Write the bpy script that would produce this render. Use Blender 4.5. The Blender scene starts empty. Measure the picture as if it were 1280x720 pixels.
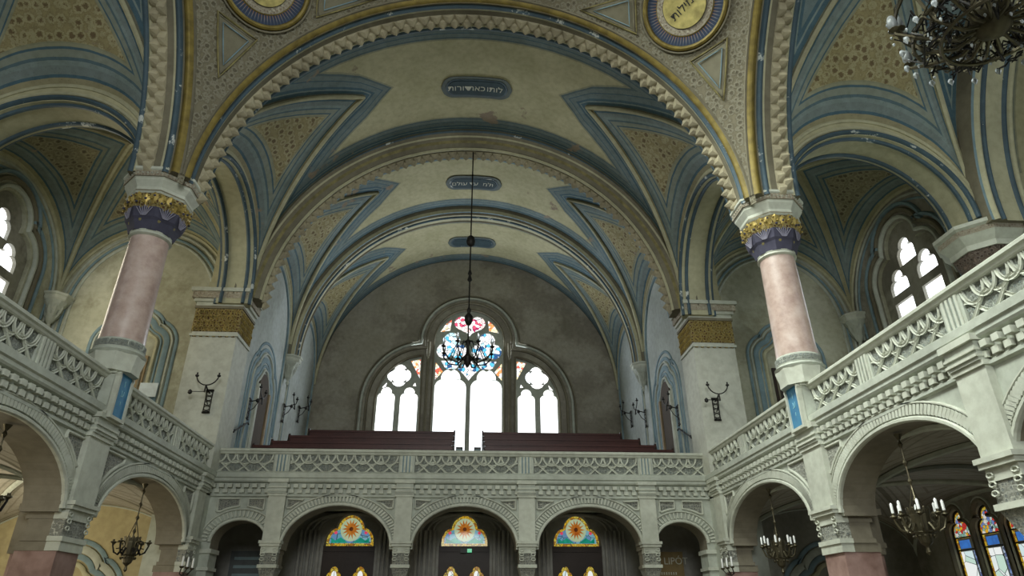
import bpy, math, random
from math import sin, cos, pi, radians, sqrt, hypot
from mathutils import Vector, Matrix
from mathutils.geometry import tessellate_polygon
random.seed(7)
S = bpy.context.scene
COL = S.collection

# ------------------------------------------------------------------ camera
cd = bpy.data.cameras.new('camera'); cam = bpy.data.objects.new('camera', cd); COL.objects.link(cam)
cd.sensor_width = 36.0; cd.lens = 825.0 / 1280 * 36; cd.clip_start = 0.05; cd.clip_end = 200
yw, pt, rl = radians(4.07), radians(26.652), radians(-0.279)
fw = Vector((sin(yw)*cos(pt), cos(yw)*cos(pt), sin(pt)))
rt = Vector((cos(yw), -sin(yw), 0)); up = rt.cross(fw)
r2 = rt*cos(rl) + up*sin(rl); u2 = up*cos(rl) - rt*sin(rl)
cam.matrix_world = Matrix(((r2.x, u2.x, -fw.x, -0.036), (r2.y, u2.y, -fw.y, 0), (r2.z, u2.z, -fw.z, 0), (0, 0, 0, 1)))
S.camera = cam
S.view_settings.view_transform = 'Standard'; S.view_settings.look = 'None'
S.view_settings.exposure = 0.2; S.view_settings.gamma = 1.0; S.view_settings.use_curve_mapping = False
S.cycles.max_bounces = 6; S.cycles.diffuse_bounces = 4; S.cycles.caustics_reflective = False; S.cycles.caustics_refractive = False
S.cycles.sample_clamp_indirect = 3.0

# ------------------------------------------------------------------ sky and daylight through the windows
W = bpy.data.worlds.new('sky'); S.world = W; W.use_nodes = True
W.node_tree.nodes['Background'].inputs[0].default_value = (0.75, 0.87, 1.0, 1)
W.node_tree.nodes['Background'].inputs[1].default_value = 1.0

def daylight(name, loc, target, sx, sy, power, color, spread=180):
    l = bpy.data.lights.new(name, 'AREA'); l.shape = 'RECTANGLE'; l.size = sx; l.size_y = sy
    l.energy = power; l.color = color; l.spread = radians(spread)
    o = bpy.data.objects.new(name, l); COL.objects.link(o); o.location = loc
    d = Vector(target) - Vector(loc); o.rotation_euler = d.to_track_quat('-Z', 'Y').to_euler()
    return o
COOL = (0.80, 0.93, 1.0); WARM = (1.0, 0.90, 0.66); NEUT = (0.97, 1.0, 0.92)
for k in range(8):                        # the eight windows of the dome drum
    a = pi/8 + k*pi/4
    daylight('dome_window_light', (4.6*cos(a), 5+4.6*sin(a), 15.2), ((6.5, 8+4*sin(a), 0.5) if cos(a) < 0 else (-6, 6+5*sin(a), 5)), 1.3, 2.2, 225 if cos(a) < 0 else 30, (0.93, 1.0, 0.93) if cos(a) < 0 else COOL, 80 if cos(a) < 0 else 120)
daylight('left_arm_window_light', (-12.6, 5, 7.6), (0, 7, 3.6), 4.0, 5.0, 50, (0.90, 0.98, 0.97))
daylight('right_arm_window_light', (12.6, 5, 7.6), (0, 7, 4.5), 4.0, 5.0, 72, (0.78, 0.88, 1.0))
daylight('east_window_light', (0, -6.6, 7.0), (0, 12, 5.5), 4.5, 5.0, 480, (0.93, 0.97, 0.95), 110)
daylight('corner_window_light', (-10.6, 14.0, 7.3), (-6.5, 14.6, 6.6), 1.8, 2.6, 75, WARM)
daylight('corner_window_light', (10.6, 14.0, 7.3), (6.5, 13.5, 5.5), 1.8, 2.6, 16, COOL)
daylight('aisle_window_light', (-10.5, 13.9, 0.9), (-7.0, 14.6, 1.6), 2.6, 2.0, 75, WARM)
daylight('aisle_window_light', (-10.5, 8.0, 0.9), (-7.0, 9.5, 2.2), 3.0, 2.0, 90, WARM)
daylight('aisle_window_light', (10.5, 13.9, 0.7), (7.0, 14.0, 0.0), 2.6, 1.6, 3, COOL)
daylight('back_window_light', (0, 24.6, 8.0), (0, 14, 10.0), 4.6, 4.5, 290, (0.85, 0.93, 1.0))

# ------------------------------------------------------------------ materials
class N:
    def __init__(s, name):
        s.m = bpy.data.materials.new(name); s.m.use_nodes = True
        s.t = s.m.node_tree; s.n = s.t.nodes; s.l = s.t.links
        s.b = s.n['Principled BSDF']; s.out = s.n['Material Output']
        s.b.inputs['Specular IOR Level'].default_value = 0.25
    def new(s, t): return s.n.new(t)
    def put(s, inp, v):
        if hasattr(v, 'node'): s.l.new(v, inp)
        else:
            if isinstance(v, tuple) and len(v) == 3 and len(getattr(inp, 'default_value', (0,))) == 4: v = v + (1,)
            inp.default_value = v
    def math(s, op, a, b=0.0, c=None):
        n = s.new('ShaderNodeMath'); n.operation = op; s.put(n.inputs[0], a); s.put(n.inputs[1], b)
        if c is not None: s.put(n.inputs[2], c)
        return n.outputs[0]
    def mix(s, f, a, b, mode='MIX'):
        n = s.new('ShaderNodeMix'); n.data_type = 'RGBA'; n.blend_type = mode
        s.put(n.inputs[0], f); s.put(n.inputs[6], a); s.put(n.inputs[7], b); return n.outputs[2]
    def ramp(s, f, stops, interp='LINEAR'):
        n = s.new('ShaderNodeValToRGB'); r = n.color_ramp; r.interpolation = interp
        while len(r.elements) < len(stops): r.elements.new(0.5)
        for e, (p, c) in zip(r.elements, stops):
            e.position = p; e.color = tuple(c) + (1,) if len(c) == 3 else c
        s.put(n.inputs[0], f); return n.outputs[0]
    def pos(s): return s.new('ShaderNodeNewGeometry').outputs['Position']
    def uv(s, name):
        n = s.new('ShaderNodeUVMap'); n.uv_map = name; x = s.new('ShaderNodeSeparateXYZ'); s.l.new(n.outputs[0], x.inputs[0])
        return x.outputs[0], x.outputs[1], n.outputs[0]
    def noise(s, scale, detail=4, vec=None, rough=0.55):
        n = s.new('ShaderNodeTexNoise'); n.inputs['Scale'].default_value = scale; n.inputs['Detail'].default_value = detail
        n.inputs['Roughness'].default_value = rough; s.l.new(vec or s.pos(), n.inputs['Vector']); return n.outputs[0]
    def vor(s, scale, feat='F1', vec=None, out='Distance'):
        n = s.new('ShaderNodeTexVoronoi'); n.feature = feat; n.inputs['Scale'].default_value = scale
        s.l.new(vec or s.pos(), n.inputs['Vector']); return n.outputs[out]
    def bump(s, h, strength=0.4, dist=0.03):
        n = s.new('ShaderNodeBump'); n.inputs['Strength'].default_value = strength; n.inputs['Distance'].default_value = dist
        s.l.new(h, n.inputs['Height']); s.l.new(n.outputs[0], s.b.inputs['Normal'])
    def base(s, c): s.put(s.b.inputs['Base Color'], c)
    def rough(s, r): s.put(s.b.inputs['Roughness'], r)

def stained(n, col, lo=0.72, amount=1.0, scale=0.9):
    a = n.noise(scale, 6); f = n.ramp(a, [(0.35, (0, 0, 0)), (0.62, (1, 1, 1))])
    g = n.noise(7.0, 5); gg = n.ramp(g, [(0.35, (0.86, 0.85, 0.84)), (0.6, (1, 1, 1))])
    dk = tuple(x*lo for x in col) if isinstance(col, tuple) else n.mix(1.0, col, (lo, lo, lo*0.95), 'MULTIPLY')
    c = n.mix(f, dk, col)
    return n.mix(amount, c, n.mix(1.0, c, gg, 'MULTIPLY'))

def paint(name, col, rough=0.75, lo=0.78, bump=0.12, scale=0.9):
    n = N(name); n.base(stained(n, col, lo, 1.0, scale)); n.rough(rough)
    n.bump(n.noise(14, 5), bump, 0.02); return n.m
def metal(name, col, rough=0.4, met=0.8):
    n = N(name); n.base(stained(n, col, 0.6, 1.0, 5.0)); n.rough(rough); n.b.inputs['Metallic'].default_value = met; return n.m

M = {}
STONE = (0.50, 0.53, 0.455); CREAM = (0.52, 0.49, 0.31); BLUE = (0.085, 0.15, 0.19); GREYB = (0.21, 0.255, 0.25)
M['stone'] = paint('painted_stone', STONE)
M['stone_light'] = paint('pale_stone', (0.57, 0.59, 0.50), lo=0.82)
M['stone_blue'] = paint('blue_grey_recess_paint', (0.24, 0.32, 0.33))
M['pier'] = paint('pier_plaster', (0.56, 0.57, 0.49), lo=0.85)
M['blue_paint'] = paint('blue_line_paint', (0.23, 0.33, 0.37), lo=0.7)
M['brown_stone'] = paint('brown_moulding_paint', (0.22, 0.20, 0.14), lo=0.7)
M['gold_roll'] = metal('old_gold_moulding', (0.225, 0.17, 0.042), 0.5, 0.25)
M['gold_dull'] = metal('dull_gold_line', (0.27, 0.235, 0.10), 0.6, 0.1)
M['soffit_brown'] = paint('brown_reveal', (0.235, 0.21, 0.155), lo=0.8)  # arch undersides and pier backs, darker brown than the fronts
M['cream'] = paint('cream_vault_plaster', CREAM, lo=0.82)
M['cream_light'] = paint('cream_soffit', (0.50, 0.48, 0.32), lo=0.82)
M['zig'] = paint('zigzag_stucco', (0.43, 0.385, 0.26), lo=0.7)
M['dark_wall'] = paint('lobby_wall_paint', (0.33, 0.32, 0.29), lo=0.75)
M['iron'] = metal('wrought_iron', (0.035, 0.033, 0.03), 0.5, 0.6)
M['bronze'] = metal('aged_bronze', (0.12, 0.105, 0.065), 0.45, 0.7)
M['wood_red'] = paint('red_brown_pew_wood', (0.085, 0.030, 0.026), rough=0.4, lo=0.7)
M['wood_dark'] = paint('dark_door_wood', (0.035, 0.022, 0.016), rough=0.45)
M['wood_brown'] = paint('dark_brown_wood', (0.085, 0.062, 0.042), rough=0.8)
M['wood_tan'] = paint('tan_door_wood', (0.30, 0.22, 0.12), rough=0.6)
M['candle'] = paint('white_candle', (0.85, 0.86, 0.84), rough=0.35, lo=0.95)
M['floor'] = paint('stone_floor', (0.24, 0.22, 0.175), rough=0.5)
M['outer'] = paint('outer_masonry', (0.32, 0.31, 0.28))
M['paper'] = paint('pale_reflection', (0.72, 0.80, 0.83), lo=0.95)  # colour of the window reflection on the left door wall
M['letter'] = paint('pale_lettering', (0.62, 0.62, 0.52), lo=0.95)
M['letter_dark'] = paint('black_lettering', (0.03, 0.03, 0.03))
M['letter_blue'] = paint('light_blue_lettering', (0.25, 0.50, 0.58), lo=0.95)

def blue_roll():                        # blue paint flaked down to white plaster
    n = N('flaking_blue_moulding'); f = n.ramp(n.noise(2.3, 7, rough=0.7), [(0.60, (0, 0, 0)), (0.625, (1, 1, 1))])
    c = stained(n, (0.075, 0.12, 0.15), 0.7); n.base(n.mix(f, c, (0.55, 0.58, 0.55))); n.rough(0.55); return n.m
M['blue_roll'] = blue_roll()
def pink():
    n = N('pink_marble'); a = n.noise(3.5, 7, rough=0.65); c = n.ramp(a, [(0.3, (0.36, 0.25, 0.215)), (0.5, (0.50, 0.375, 0.325)), (0.7, (0.60, 0.49, 0.44))])
    n.base(c); n.rough(0.32); n.b.inputs['Specular IOR Level'].default_value = 0.5; return n.m
M['pink'] = pink()
def brownpier():
    n = N('red_brown_marble'); a = n.noise(4, 7); c = n.ramp(a, [(0.3, (0.20, 0.12, 0.10)), (0.7, (0.36, 0.24, 0.21))]); n.base(c); n.rough(0.35); return n.m
M['red_marble'] = brownpier()
def walls(name, c1, c2):                # plaster with grey bare patches where paint has come away
    n = N(name); a = n.ramp(n.noise(0.55, 8, rough=0.68), [(0.47, (0, 0, 0)), (0.56, (1, 1, 1))])
    n.base(stained(n, n.mix(a, c1, c2), 0.86)); n.rough(0.8); n.bump(n.noise(10, 6), 0.15, 0.02); return n.m
M['wall'] = walls('worn_plaster', (0.50, 0.50, 0.39), (0.37, 0.36, 0.265))
M['wall_dark'] = walls('dark_plaster', (0.33, 0.32, 0.27), (0.21, 0.20, 0.165))  # darker plaster, right outer wall and corner window tracery
M['wall_blue'] = walls('pale_blue_plaster', (0.46, 0.50, 0.48), (0.40, 0.43, 0.41))
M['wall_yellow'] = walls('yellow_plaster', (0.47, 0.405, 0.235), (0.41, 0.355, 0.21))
M['wall_shaded'] = walls('shaded_plaster', (0.30, 0.295, 0.25), (0.24, 0.235, 0.20))  # yellow plaster as seen in the dim right aisle, shade mixed into the colour
M['back'] = walls('grey_back_wall', (0.36, 0.34, 0.28), (0.26, 0.24, 0.195))

def ornament(n, scale, c1, c2, c3, vec=None):
    """painted arabesque: dark rosettes ringed in pale line, fine leaf veins between"""
    v = n.new('ShaderNodeTexVoronoi'); v.inputs['Scale'].default_value = scale*0.62; v.inputs['Randomness'].default_value = 0.55; n.l.new(n.pos(), v.inputs['Vector'])
    f = v.outputs['Distance']; w = n.math('ADD', f, n.math('MULTIPLY', n.math('SUBTRACT', n.noise(scale*3.5, 3, rough=0.7), 0.5), 0.75))
    c = n.ramp(w, [(0.0, c3), (0.26, c3), (0.34, c1), (0.38, c2), (0.50, c2), (0.56, c1), (0.62, tuple((p+q)/2 for p, q in zip(c1, c3))), (0.70, c1)])
    return c, w
def ornament_old(n, scale, c1, c2, c3, vec=None):
    """interlaced leaf-work: cells with dark outlines and veins"""
    d = n.vor(scale, 'DISTANCE_TO_EDGE', vec); f = n.vor(scale*1.0, 'F1', vec)
    w = n.math('SINE', n.math('MULTIPLY', f, 22.0)); w = n.ramp(w, [(0.35, (0, 0, 0)), (0.55, (1, 1, 1))])
    e = n.ramp(d, [(0.03, (0, 0, 0)), (0.09, (1, 1, 1))])
    return n.mix(e, c3, n.mix(w, c1, c2)), d
def relief(name, c1, c2, c3, scale, strength=0.9, dist=0.05):
    n = N(name); c, d = ornament(n, scale, c1, c2, c3); n.base(c); n.rough(0.8)
    n.bump(n.ramp(d, [(0.15, (0, 0, 0)), (0.3, (1, 1, 1)), (0.5, (0.6, 0.6, 0.6)), (0.7, (0, 0, 0))]), strength, dist); return n.m
M['relief'] = relief('stucco_relief', (0.46, 0.46, 0.39), (0.52, 0.52, 0.45), (0.27, 0.29, 0.27), 26)
M['relief_panel'] = relief('balustrade_ground', (0.43, 0.455, 0.40), (0.47, 0.49, 0.43), (0.33, 0.37, 0.345), 24)
M['dark_relief'] = relief('dark_capital_relief', (0.20, 0.15, 0.12), (0.27, 0.22, 0.18), (0.09, 0.065, 0.055), 22, 0.9, 0.04)
M['pend'] = relief('pendentive_arabesque', (0.185, 0.165, 0.11), (0.24, 0.225, 0.165), (0.12, 0.105, 0.07), 13, 0.6, 0.02)
M['pend_plain'] = paint('pendentive_field', (0.20, 0.185, 0.125), lo=0.85)
M['gold_leaf'] = relief('gilded_leafwork', (0.42, 0.31, 0.10), (0.52, 0.43, 0.19), (0.16, 0.08, 0.04), 20, 1.0, 0.04)
M['gold'] = metal('gilding', (0.52, 0.39, 0.12), 0.4, 0.5)
M['gold_disc'] = metal('gold_disc', (0.62, 0.53, 0.20), 0.45, 0.3)
M['violet'] = paint('blue_violet_capital', (0.075, 0.073, 0.112), lo=0.6)
M['violet_light'] = paint('lilac_ribs', (0.27, 0.26, 0.33))
M['abacus_band'] = relief('abacus_relief', (0.50, 0.46, 0.36), (0.44, 0.38, 0.28), (0.30, 0.23, 0.17), 30, 0.9, 0.02)

def band_mat(name, stops, lim, stain=True):
    """barrel or lunette plaster: painted lines at set distances (metres) from the panel edge, ornament beyond lim"""
    n = N(name); x, y, v = n.uv('edge'); d = n.math('MINIMUM', x, y)
    wob = n.math('MULTIPLY', n.math('SUBTRACT', n.noise(3.0, 3), 0.5), 0.03); d = n.math('ADD', d, wob)
    t = n.math('DIVIDE', d, 2.0); t = n.math('MAXIMUM', n.math('MINIMUM', t, 0.999), 0.0)
    c = n.ramp(t, [(p/2.0, q) for p, q in stops], 'CONSTANT')
    if lim:
        lo, cols, sc = lim
        oc, od = ornament(n, sc, *cols)
        f = n.math('GREATER_THAN', d, lo); c = n.mix(f, c, oc)
    tiny = n.ramp(n.vor(16, 'F1'), [(0.12, (0.84, 0.85, 0.84)), (0.3, (1, 1, 1))]); cc = n.mix(n.math('LESS_THAN', d, 0.55), c, n.mix(1.0, c, tiny, 'MULTIPLY'))
    if stain:   # bare brown patches where damp took the paint off
        p = n.ramp(n.noise(0.8, 7, rough=0.6), [(0.645, (0, 0, 0)), (0.67, (1, 1, 1))]); cc = n.mix(p, cc, (0.32, 0.26, 0.19))
    n.base(stained(n, cc, 0.84)); n.rough(0.85); n.bump(n.noise(12, 4), 0.08, 0.02); return n.m
LB = (0.24, 0.30, 0.29)
M['barrel'] = band_mat('vault_barrel_painted', [(0, (0.20, 0.20, 0.15)), (0.06, BLUE), (0.14, LB), (0.17, BLUE), (0.23, (0.18, 0.235, 0.24)), (0.36, BLUE), (0.39, (0.20, 0.25, 0.245)), (0.50, (0.13, 0.18, 0.19)), (0.55, (0.34, 0.34, 0.24)), (0.60, CREAM)], None)
OC = ((0.36, 0.31, 0.16), (0.43, 0.39, 0.23), (0.19, 0.14, 0.075))
OC2 = ((0.28, 0.255, 0.155), (0.34, 0.315, 0.20), (0.15, 0.125, 0.08))
M['lunette'] = band_mat('vault_lunette_painted', [(0, (0.34, 0.31, 0.19)), (0.14, BLUE), (0.20, GREYB), (0.36, LB), (0.46, (0.115, 0.175, 0.20)), (0.52, (0.27, 0.30, 0.25)), (0.66, BLUE), (0.71, (0.33, 0.33, 0.23)), (0.76, (0.3, 0.3, 0.2))], (0.80, OC, 8.5))
M['lunette_small'] = band_mat('corner_vault_painted', [(0, (0.36, 0.34, 0.21)), (0.12, BLUE), (0.17, GREYB), (0.30, LB), (0.36, (0.115, 0.175, 0.20)), (0.41, (0.25, 0.27, 0.22)), (0.50, BLUE), (0.54, (0.30, 0.29, 0.2))], (0.58, OC2, 10.0))
M['aisle_vault'] = band_mat('aisle_vault_painted', [(0, (0.22, 0.20, 0.15)), (0.06, (0.40, 0.37, 0.31)), (0.13, (0.28, 0.26, 0.21)), (0.17, (0.42, 0.39, 0.33)), (0.30, (0.31, 0.28, 0.23)), (0.34, (0.42, 0.39, 0.33)), (0.5, (0.30, 0.28, 0.23)), (0.54, (0.43, 0.40, 0.34)), (0.75, (0.31, 0.28, 0.23)), (0.80, (0.43, 0.40, 0.34)), (1.1, (0.31, 0.28, 0.23)), (1.15, (0.42, 0.39, 0.33))], None, False)

def glass(name, fn, strength):
    n = N(name); c = fn(n); e = n.new('ShaderNodeEmission'); n.put(e.inputs[0], c); e.inputs[1].default_value = strength
    g = n.new('ShaderNodeBsdfGlossy'); g.inputs['Roughness'].default_value = 0.15; g.inputs[0].default_value = (0.04, 0.04, 0.04, 1)
    a = n.new('ShaderNodeAddShader'); n.l.new(e.outputs[0], a.inputs[0]); n.l.new(g.outputs[0], a.inputs[1]); n.l.new(a.outputs[0], n.out.inputs[0]); return n.m
def g_clear(n): return n.ramp(n.noise(2.2, 2), [(0.3, (0.86, 0.93, 1.0)), (0.7, (1.0, 1.0, 0.97))])
def lead(n, sc, c, w=0.05):
    e = n.ramp(n.vor(sc, 'DISTANCE_TO_EDGE'), [(w*0.6, (0, 0, 0)), (w, (1, 1, 1))]); return n.mix(e, (0.03, 0.03, 0.04), c)
def cell(n, sc, stops):
    v = n.new('ShaderNodeTexVoronoi'); v.inputs['Scale'].default_value = sc; n.l.new(n.pos(), v.inputs['Vector'])
    x = n.new('ShaderNodeSeparateColor'); n.l.new(v.outputs['Color'], x.inputs[0]); return n.ramp(x.outputs[0], stops, 'CONSTANT')
WH = (1.0, 1.0, 1.0)
M['g_clear'] = glass('bright_clear_glass', g_clear, 2.2)
M['g_blue'] = glass('blue_leaded_glass', lambda n: lead(n, 7, cell(n, 7, [(0, WH), (0.34, (0.10, 0.52, 0.80)), (0.5, (0.55, 0.85, 0.95)), (0.66, (0.03, 0.10, 0.25)), (0.76, WH)])), 1.3)
M['g_red'] = glass('red_leaded_glass', lambda n: lead(n, 8, cell(n, 8, [(0, WH), (0.3, (0.75, 0.08, 0.16)), (0.55, (1.0, 0.75, 0.7)), (0.72, (0.45, 0.02, 0.12)), (0.8, WH)])), 1.3)
M['g_orange'] = glass('orange_leaded_glass', lambda n: lead(n, 9, cell(n, 9, [(0, (1, 0.95, 0.8)), (0.35, (0.9, 0.35, 0.12)), (0.5, (1.0, 0.85, 0.5)), (0.7, (0.85, 0.15, 0.1)), (0.8, WH)])), 1.3)
M['g_mixed'] = glass('multicoloured_leaded_glass', lambda n: lead(n, 15, cell(n, 15, [(0, (0.75, 0.72, 0.65)), (0.2, (0.75, 0.42, 0.03)), (0.42, (0.55, 0.04, 0.03)), (0.56, (0.16, 0.24, 0.50)), (0.7, (0.55, 0.65, 0.6)), (0.84, (0.25, 0.45, 0.35))])), 0.7)
M['g_frost'] = glass('pale_frosted_glass', lambda n: lead(n, 3.2, cell(n, 3.2, [(0, (0.85, 0.93, 0.9)), (0.3, (0.7, 0.86, 0.86)), (0.5, (0.95, 0.98, 0.95)), (0.8, (0.6, 0.8, 0.68))]), 0.02), 0.75)
M['g_border'] = glass('blue_violet_glass_border', lambda n: lead(n, 14, cell(n, 14, [(0, (0.25, 0.36, 0.62)), (0.4, (0.5, 0.62, 0.78)), (0.7, (0.14, 0.19, 0.42))]), 0.06), 0.6)
M['g_cobalt'] = glass('cobalt_glass', lambda n: n.ramp(n.noise(9, 2), [(0.3, (0.04, 0.13, 0.40)), (0.7, (0.05, 0.20, 0.60))]), 0.75)
M['g_yellow'] = glass('amber_glass', lambda n: lead(n, 16, cell(n, 16, [(0, (0.85, 0.52, 0.03)), (0.45, (0.80, 0.62, 0.08)), (0.75, (0.50, 0.22, 0.02))]), 0.06), 0.5)
M['g_sky'] = glass('turquoise_glass', lambda n: lead(n, 5, cell(n, 5, [(0, (0.16, 0.42, 0.55)), (0.4, (0.24, 0.50, 0.60)), (0.75, (0.16, 0.33, 0.55))]), 0.03), 0.55)
M['g_green'] = glass('green_glass', lambda n: n.ramp(n.noise(6, 2), [(0.3, (0.0, 0.22, 0.14)), (0.7, (0.02, 0.38, 0.26))]), 0.6)
M['g_cream'] = glass('pale_green_glass', lambda n: n.ramp(n.noise(6, 2), [(0.3, (0.55, 0.70, 0.42)), (0.7, (0.68, 0.78, 0.52))]), 0.5)
M['g_sun'] = glass('orange_sun_glass', lambda n: n.ramp(n.noise(9, 2), [(0.3, (0.38, 0.09, 0.01)), (0.7, (0.55, 0.22, 0.03))]), 0.65)
M['g_dark'] = glass('dark_brown_glass', lambda n: n.ramp(n.noise(9, 2), [(0.3, (0.10, 0.03, 0.01)), (0.7, (0.2, 0.06, 0.02))]), 0.5)
M['g_rose'] = glass('rose_glass', lambda n: n.ramp(n.noise(9, 2), [(0.3, (0.65, 0.04, 0.10)), (0.7, (0.8, 0.10, 0.2))]), 0.7)
M['g_exit'] = glass('green_exit_light', lambda n: n.ramp(n.noise(9, 2), [(0.3, (0.02, 0.55, 0.22)), (0.7, (0.04, 0.7, 0.3))]), 0.6)
def crystal():
    n = N('cut_crystal'); n.base((0.78, 0.84, 0.86)); n.rough(0.08); n.b.inputs['Transmission Weight'].default_value = 0.55; n.b.inputs['IOR'].default_value = 1.5; n.b.inputs['Specular IOR Level'].default_value = 0.8; return n.m
M['crystal'] = crystal()
M['frosted'] = paint('frosted_shade_glass', (0.20, 0.215, 0.215), rough=0.3, lo=0.95)
def plaque_blue():
    n = N('blue_plaque_enamel'); n.base(n.ramp(n.noise(5, 5), [(0.3, (0.05, 0.17, 0.32)), (0.7, (0.07, 0.25, 0.40))])); n.rough(0.7); return n.m
M['plaque'] = plaque_blue()
def ray_ring():
    n = N('blue_medallion_ring'); x, y, v = n.uv('edge')
    r = n.math('SINE', n.math('MULTIPLY', y, 72.0)); f = n.ramp(r, [(0.55, (0, 0, 0)), (0.8, (1, 1, 1))])
    g = n.ramp(x, [(0.0, (0.30, 0.13, 0.05)), (0.5, (0.17, 0.16, 0.17)), (0.8, (0.06, 0.08, 0.12))])
    n.base(n.mix(f, (0.03, 0.045, 0.08), g)); n.rough(0.5); return n.m
M['ray_ring'] = ray_ring()
M['sign'] = paint('brown_sign_board', (0.30, 0.22, 0.10), lo=0.8)
M['sign_grey'] = paint('grey_sign_board', (0.12, 0.13, 0.13), lo=0.85)
M['cart'] = paint('dark_blue_cartouche', (0.055, 0.09, 0.105), lo=0.7)
M['cart_edge'] = paint('grey_blue_cartouche_edge', (0.15, 0.18, 0.17), lo=0.8)

# ------------------------------------------------------------------ mesh tools
class MB:
    def __init__(s): s.v = []; s.f = []; s.m = []; s.uv = {}; s.mats = []
    def mi(s, m):
        if m not in s.mats: s.mats.append(m)
        return s.mats.index(m)
    def face(s, ids, m, uv=None):
        if uv: s.uv[len(s.f)] = uv
        s.f.append(tuple(ids)); s.m.append(s.mi(m))
    def vert(s, p): s.v.append(tuple(p)); return len(s.v)-1
    def box(s, a, b, m):
        x0, y0, z0 = a; x1, y1, z1 = b; i = len(s.v)
        s.v += [(x0,y0,z0),(x1,y0,z0),(x1,y1,z0),(x0,y1,z0),(x0,y0,z1),(x1,y0,z1),(x1,y1,z1),(x0,y1,z1)]
        for q in ((0,3,2,1),(4,5,6,7),(0,1,5,4),(1,2,6,5),(2,3,7,6),(3,0,4,7)): s.face([i+k for k in q], m)
    def mbox(s, f, a, b, m):            # box mapped through f
        i = len(s.v); s.box(a, b, m)
        for k in range(i, len(s.v)): s.v[k] = tuple(f(*s.v[k]))
    def tube(s, pts, r, m, n=6, closed=False):
        pts = [Vector(p) for p in pts]; rs = r if isinstance(r, (list, tuple)) else [r]*len(pts)
        L = len(pts); rings = []; t0 = None; nr = None
        for i, p in enumerate(pts):
            a = pts[(i-1) % L] if (closed or i > 0) else p; b = pts[(i+1) % L] if (closed or i < L-1) else p
            t = (b-a).normalized() if (b-a).length > 1e-9 else Vector((0,0,1))
            if nr is None:
                h = Vector((0,0,1)) if abs(t.z) < 0.9 else Vector((1,0,0)); nr = t.cross(h).normalized()
            else:
                nr = (nr - t*nr.dot(t)); nr = nr.normalized() if nr.length > 1e-6 else t.orthogonal().normalized()
            bn = t.cross(nr); rings.append([s.vert(p + (nr*cos(2*pi*k/n) + bn*sin(2*pi*k/n))*rs[i]) for k in range(n)])
        for i in range(L if closed else L-1):
            A = rings[i]; B = rings[(i+1) % L]
            for k in range(n): s.face((A[k], A[(k+1) % n], B[(k+1) % n], B[k]), m)
        if not closed: s.face(rings[0][::-1], m); s.face(rings[-1], m)
    def lathe(s, prof, m, n=24, c=(0,0,0), rot=0.0, cap=True):
        rings = []
        for r, z in prof: rings.append([s.vert((c[0]+r*cos(rot+2*pi*k/n), c[1]+r*sin(rot+2*pi*k/n), c[2]+z)) for k in range(n)])
        for i in range(len(rings)-1):
            mm = m[i] if isinstance(m, list) else m
            for k in range(n): s.face((rings[i][k], rings[i][(k+1) % n], rings[i+1][(k+1) % n], rings[i+1][k]), mm)
        m0 = m[0] if isinstance(m, list) else m; m1 = m[-1] if isinstance(m, list) else m
        if cap: s.face(rings[0][::-1], m0); s.face(rings[-1], m1)
    def sweep(s, path, prof, mats, closed=False, cap=True):
        """path: list of (P, N, B); prof: list of (a, b) -> P + N*a + B*b"""
        rings = [[s.vert(P + Nn*a + B*b) for a, b in prof] for P, Nn, B in path]; k = len(prof)
        for i in range(len(rings)-(0 if closed else 1)):
            A = rings[i]; Bq = rings[(i+1) % len(rings)]
            for j in range(k-1): s.face((A[j], A[j+1], Bq[j+1], Bq[j]), mats[j] if isinstance(mats, list) else mats)
        if cap and not closed and k > 2: s.face(rings[0], mats[0] if isinstance(mats, list) else mats); s.face(rings[-1][::-1], mats[-1] if isinstance(mats, list) else mats)
    def plate(s, outer, holes, f, d0, d1, m, m2=None):
        """flat plate with holes; f(a, z, d) -> world; d0 front, d1 back"""
        loops = [outer] + list(holes)
        tri = tessellate_polygon([[Vector((x, y, 0)) for x, y in lp] for lp in loops])
        flat = [p for lp in loops for p in lp]; i0 = len(s.v)
        s.v += [tuple(f(x, y, d0)) for x, y in flat]; i1 = len(s.v); s.v += [tuple(f(x, y, d1)) for x, y in flat]
        for t in tri:
            s.face([i0+k for k in t], m); s.face([i1+k for k in t[::-1]], m)
        o = 0
        for lp in loops:
            L = len(lp)
            for k in range(L): s.face((i0+o+k, i0+o+(k+1) % L, i1+o+(k+1) % L, i1+o+k), m2 or m)
            o += L
    def poly(s, pts, f, d, m):
        tri = tessellate_polygon([[Vector((x, y, 0)) for x, y in pts]]); i0 = len(s.v)
        s.v += [tuple(f(x, y, d)) for x, y in pts]
        for t in tri: s.face([i0+k for k in t], m)
    def build(s, name, parent=None, loc=None, smooth=False, world=True, merge=False):
        me = bpy.data.meshes.new(name)
        off = Vector((0,0,0))
        if parent is not None and world:
            p = parent
            while p is not None: off += Vector(p.location); p = p.parent
        if loc is not None: off = Vector(loc)
        me.from_pydata([(x-off.x, y-off.y, z-off.z) for x, y, z in s.v], [], s.f)
        for m in s.mats: me.materials.append(M[m])
        me.polygons.foreach_set('material_index', s.m)
        if s.uv:
            l = me.uv_layers.new(name='edge')
            for fi, uvs in s.uv.items():
                for k, li in enumerate(me.polygons[fi].loop_indices): l.data[li].uv = uvs[k]
        if smooth: me.polygons.foreach_set('use_smooth', [True]*len(me.polygons))
        me.validate(); me.update()
        o = bpy.data.objects.new(name, me); COL.objects.link(o)
        if parent is not None: o.parent = parent
        if loc is not None: o.location = loc
        if smooth: me.set_sharp_from_angle(angle=radians(40))
        return o

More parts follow.
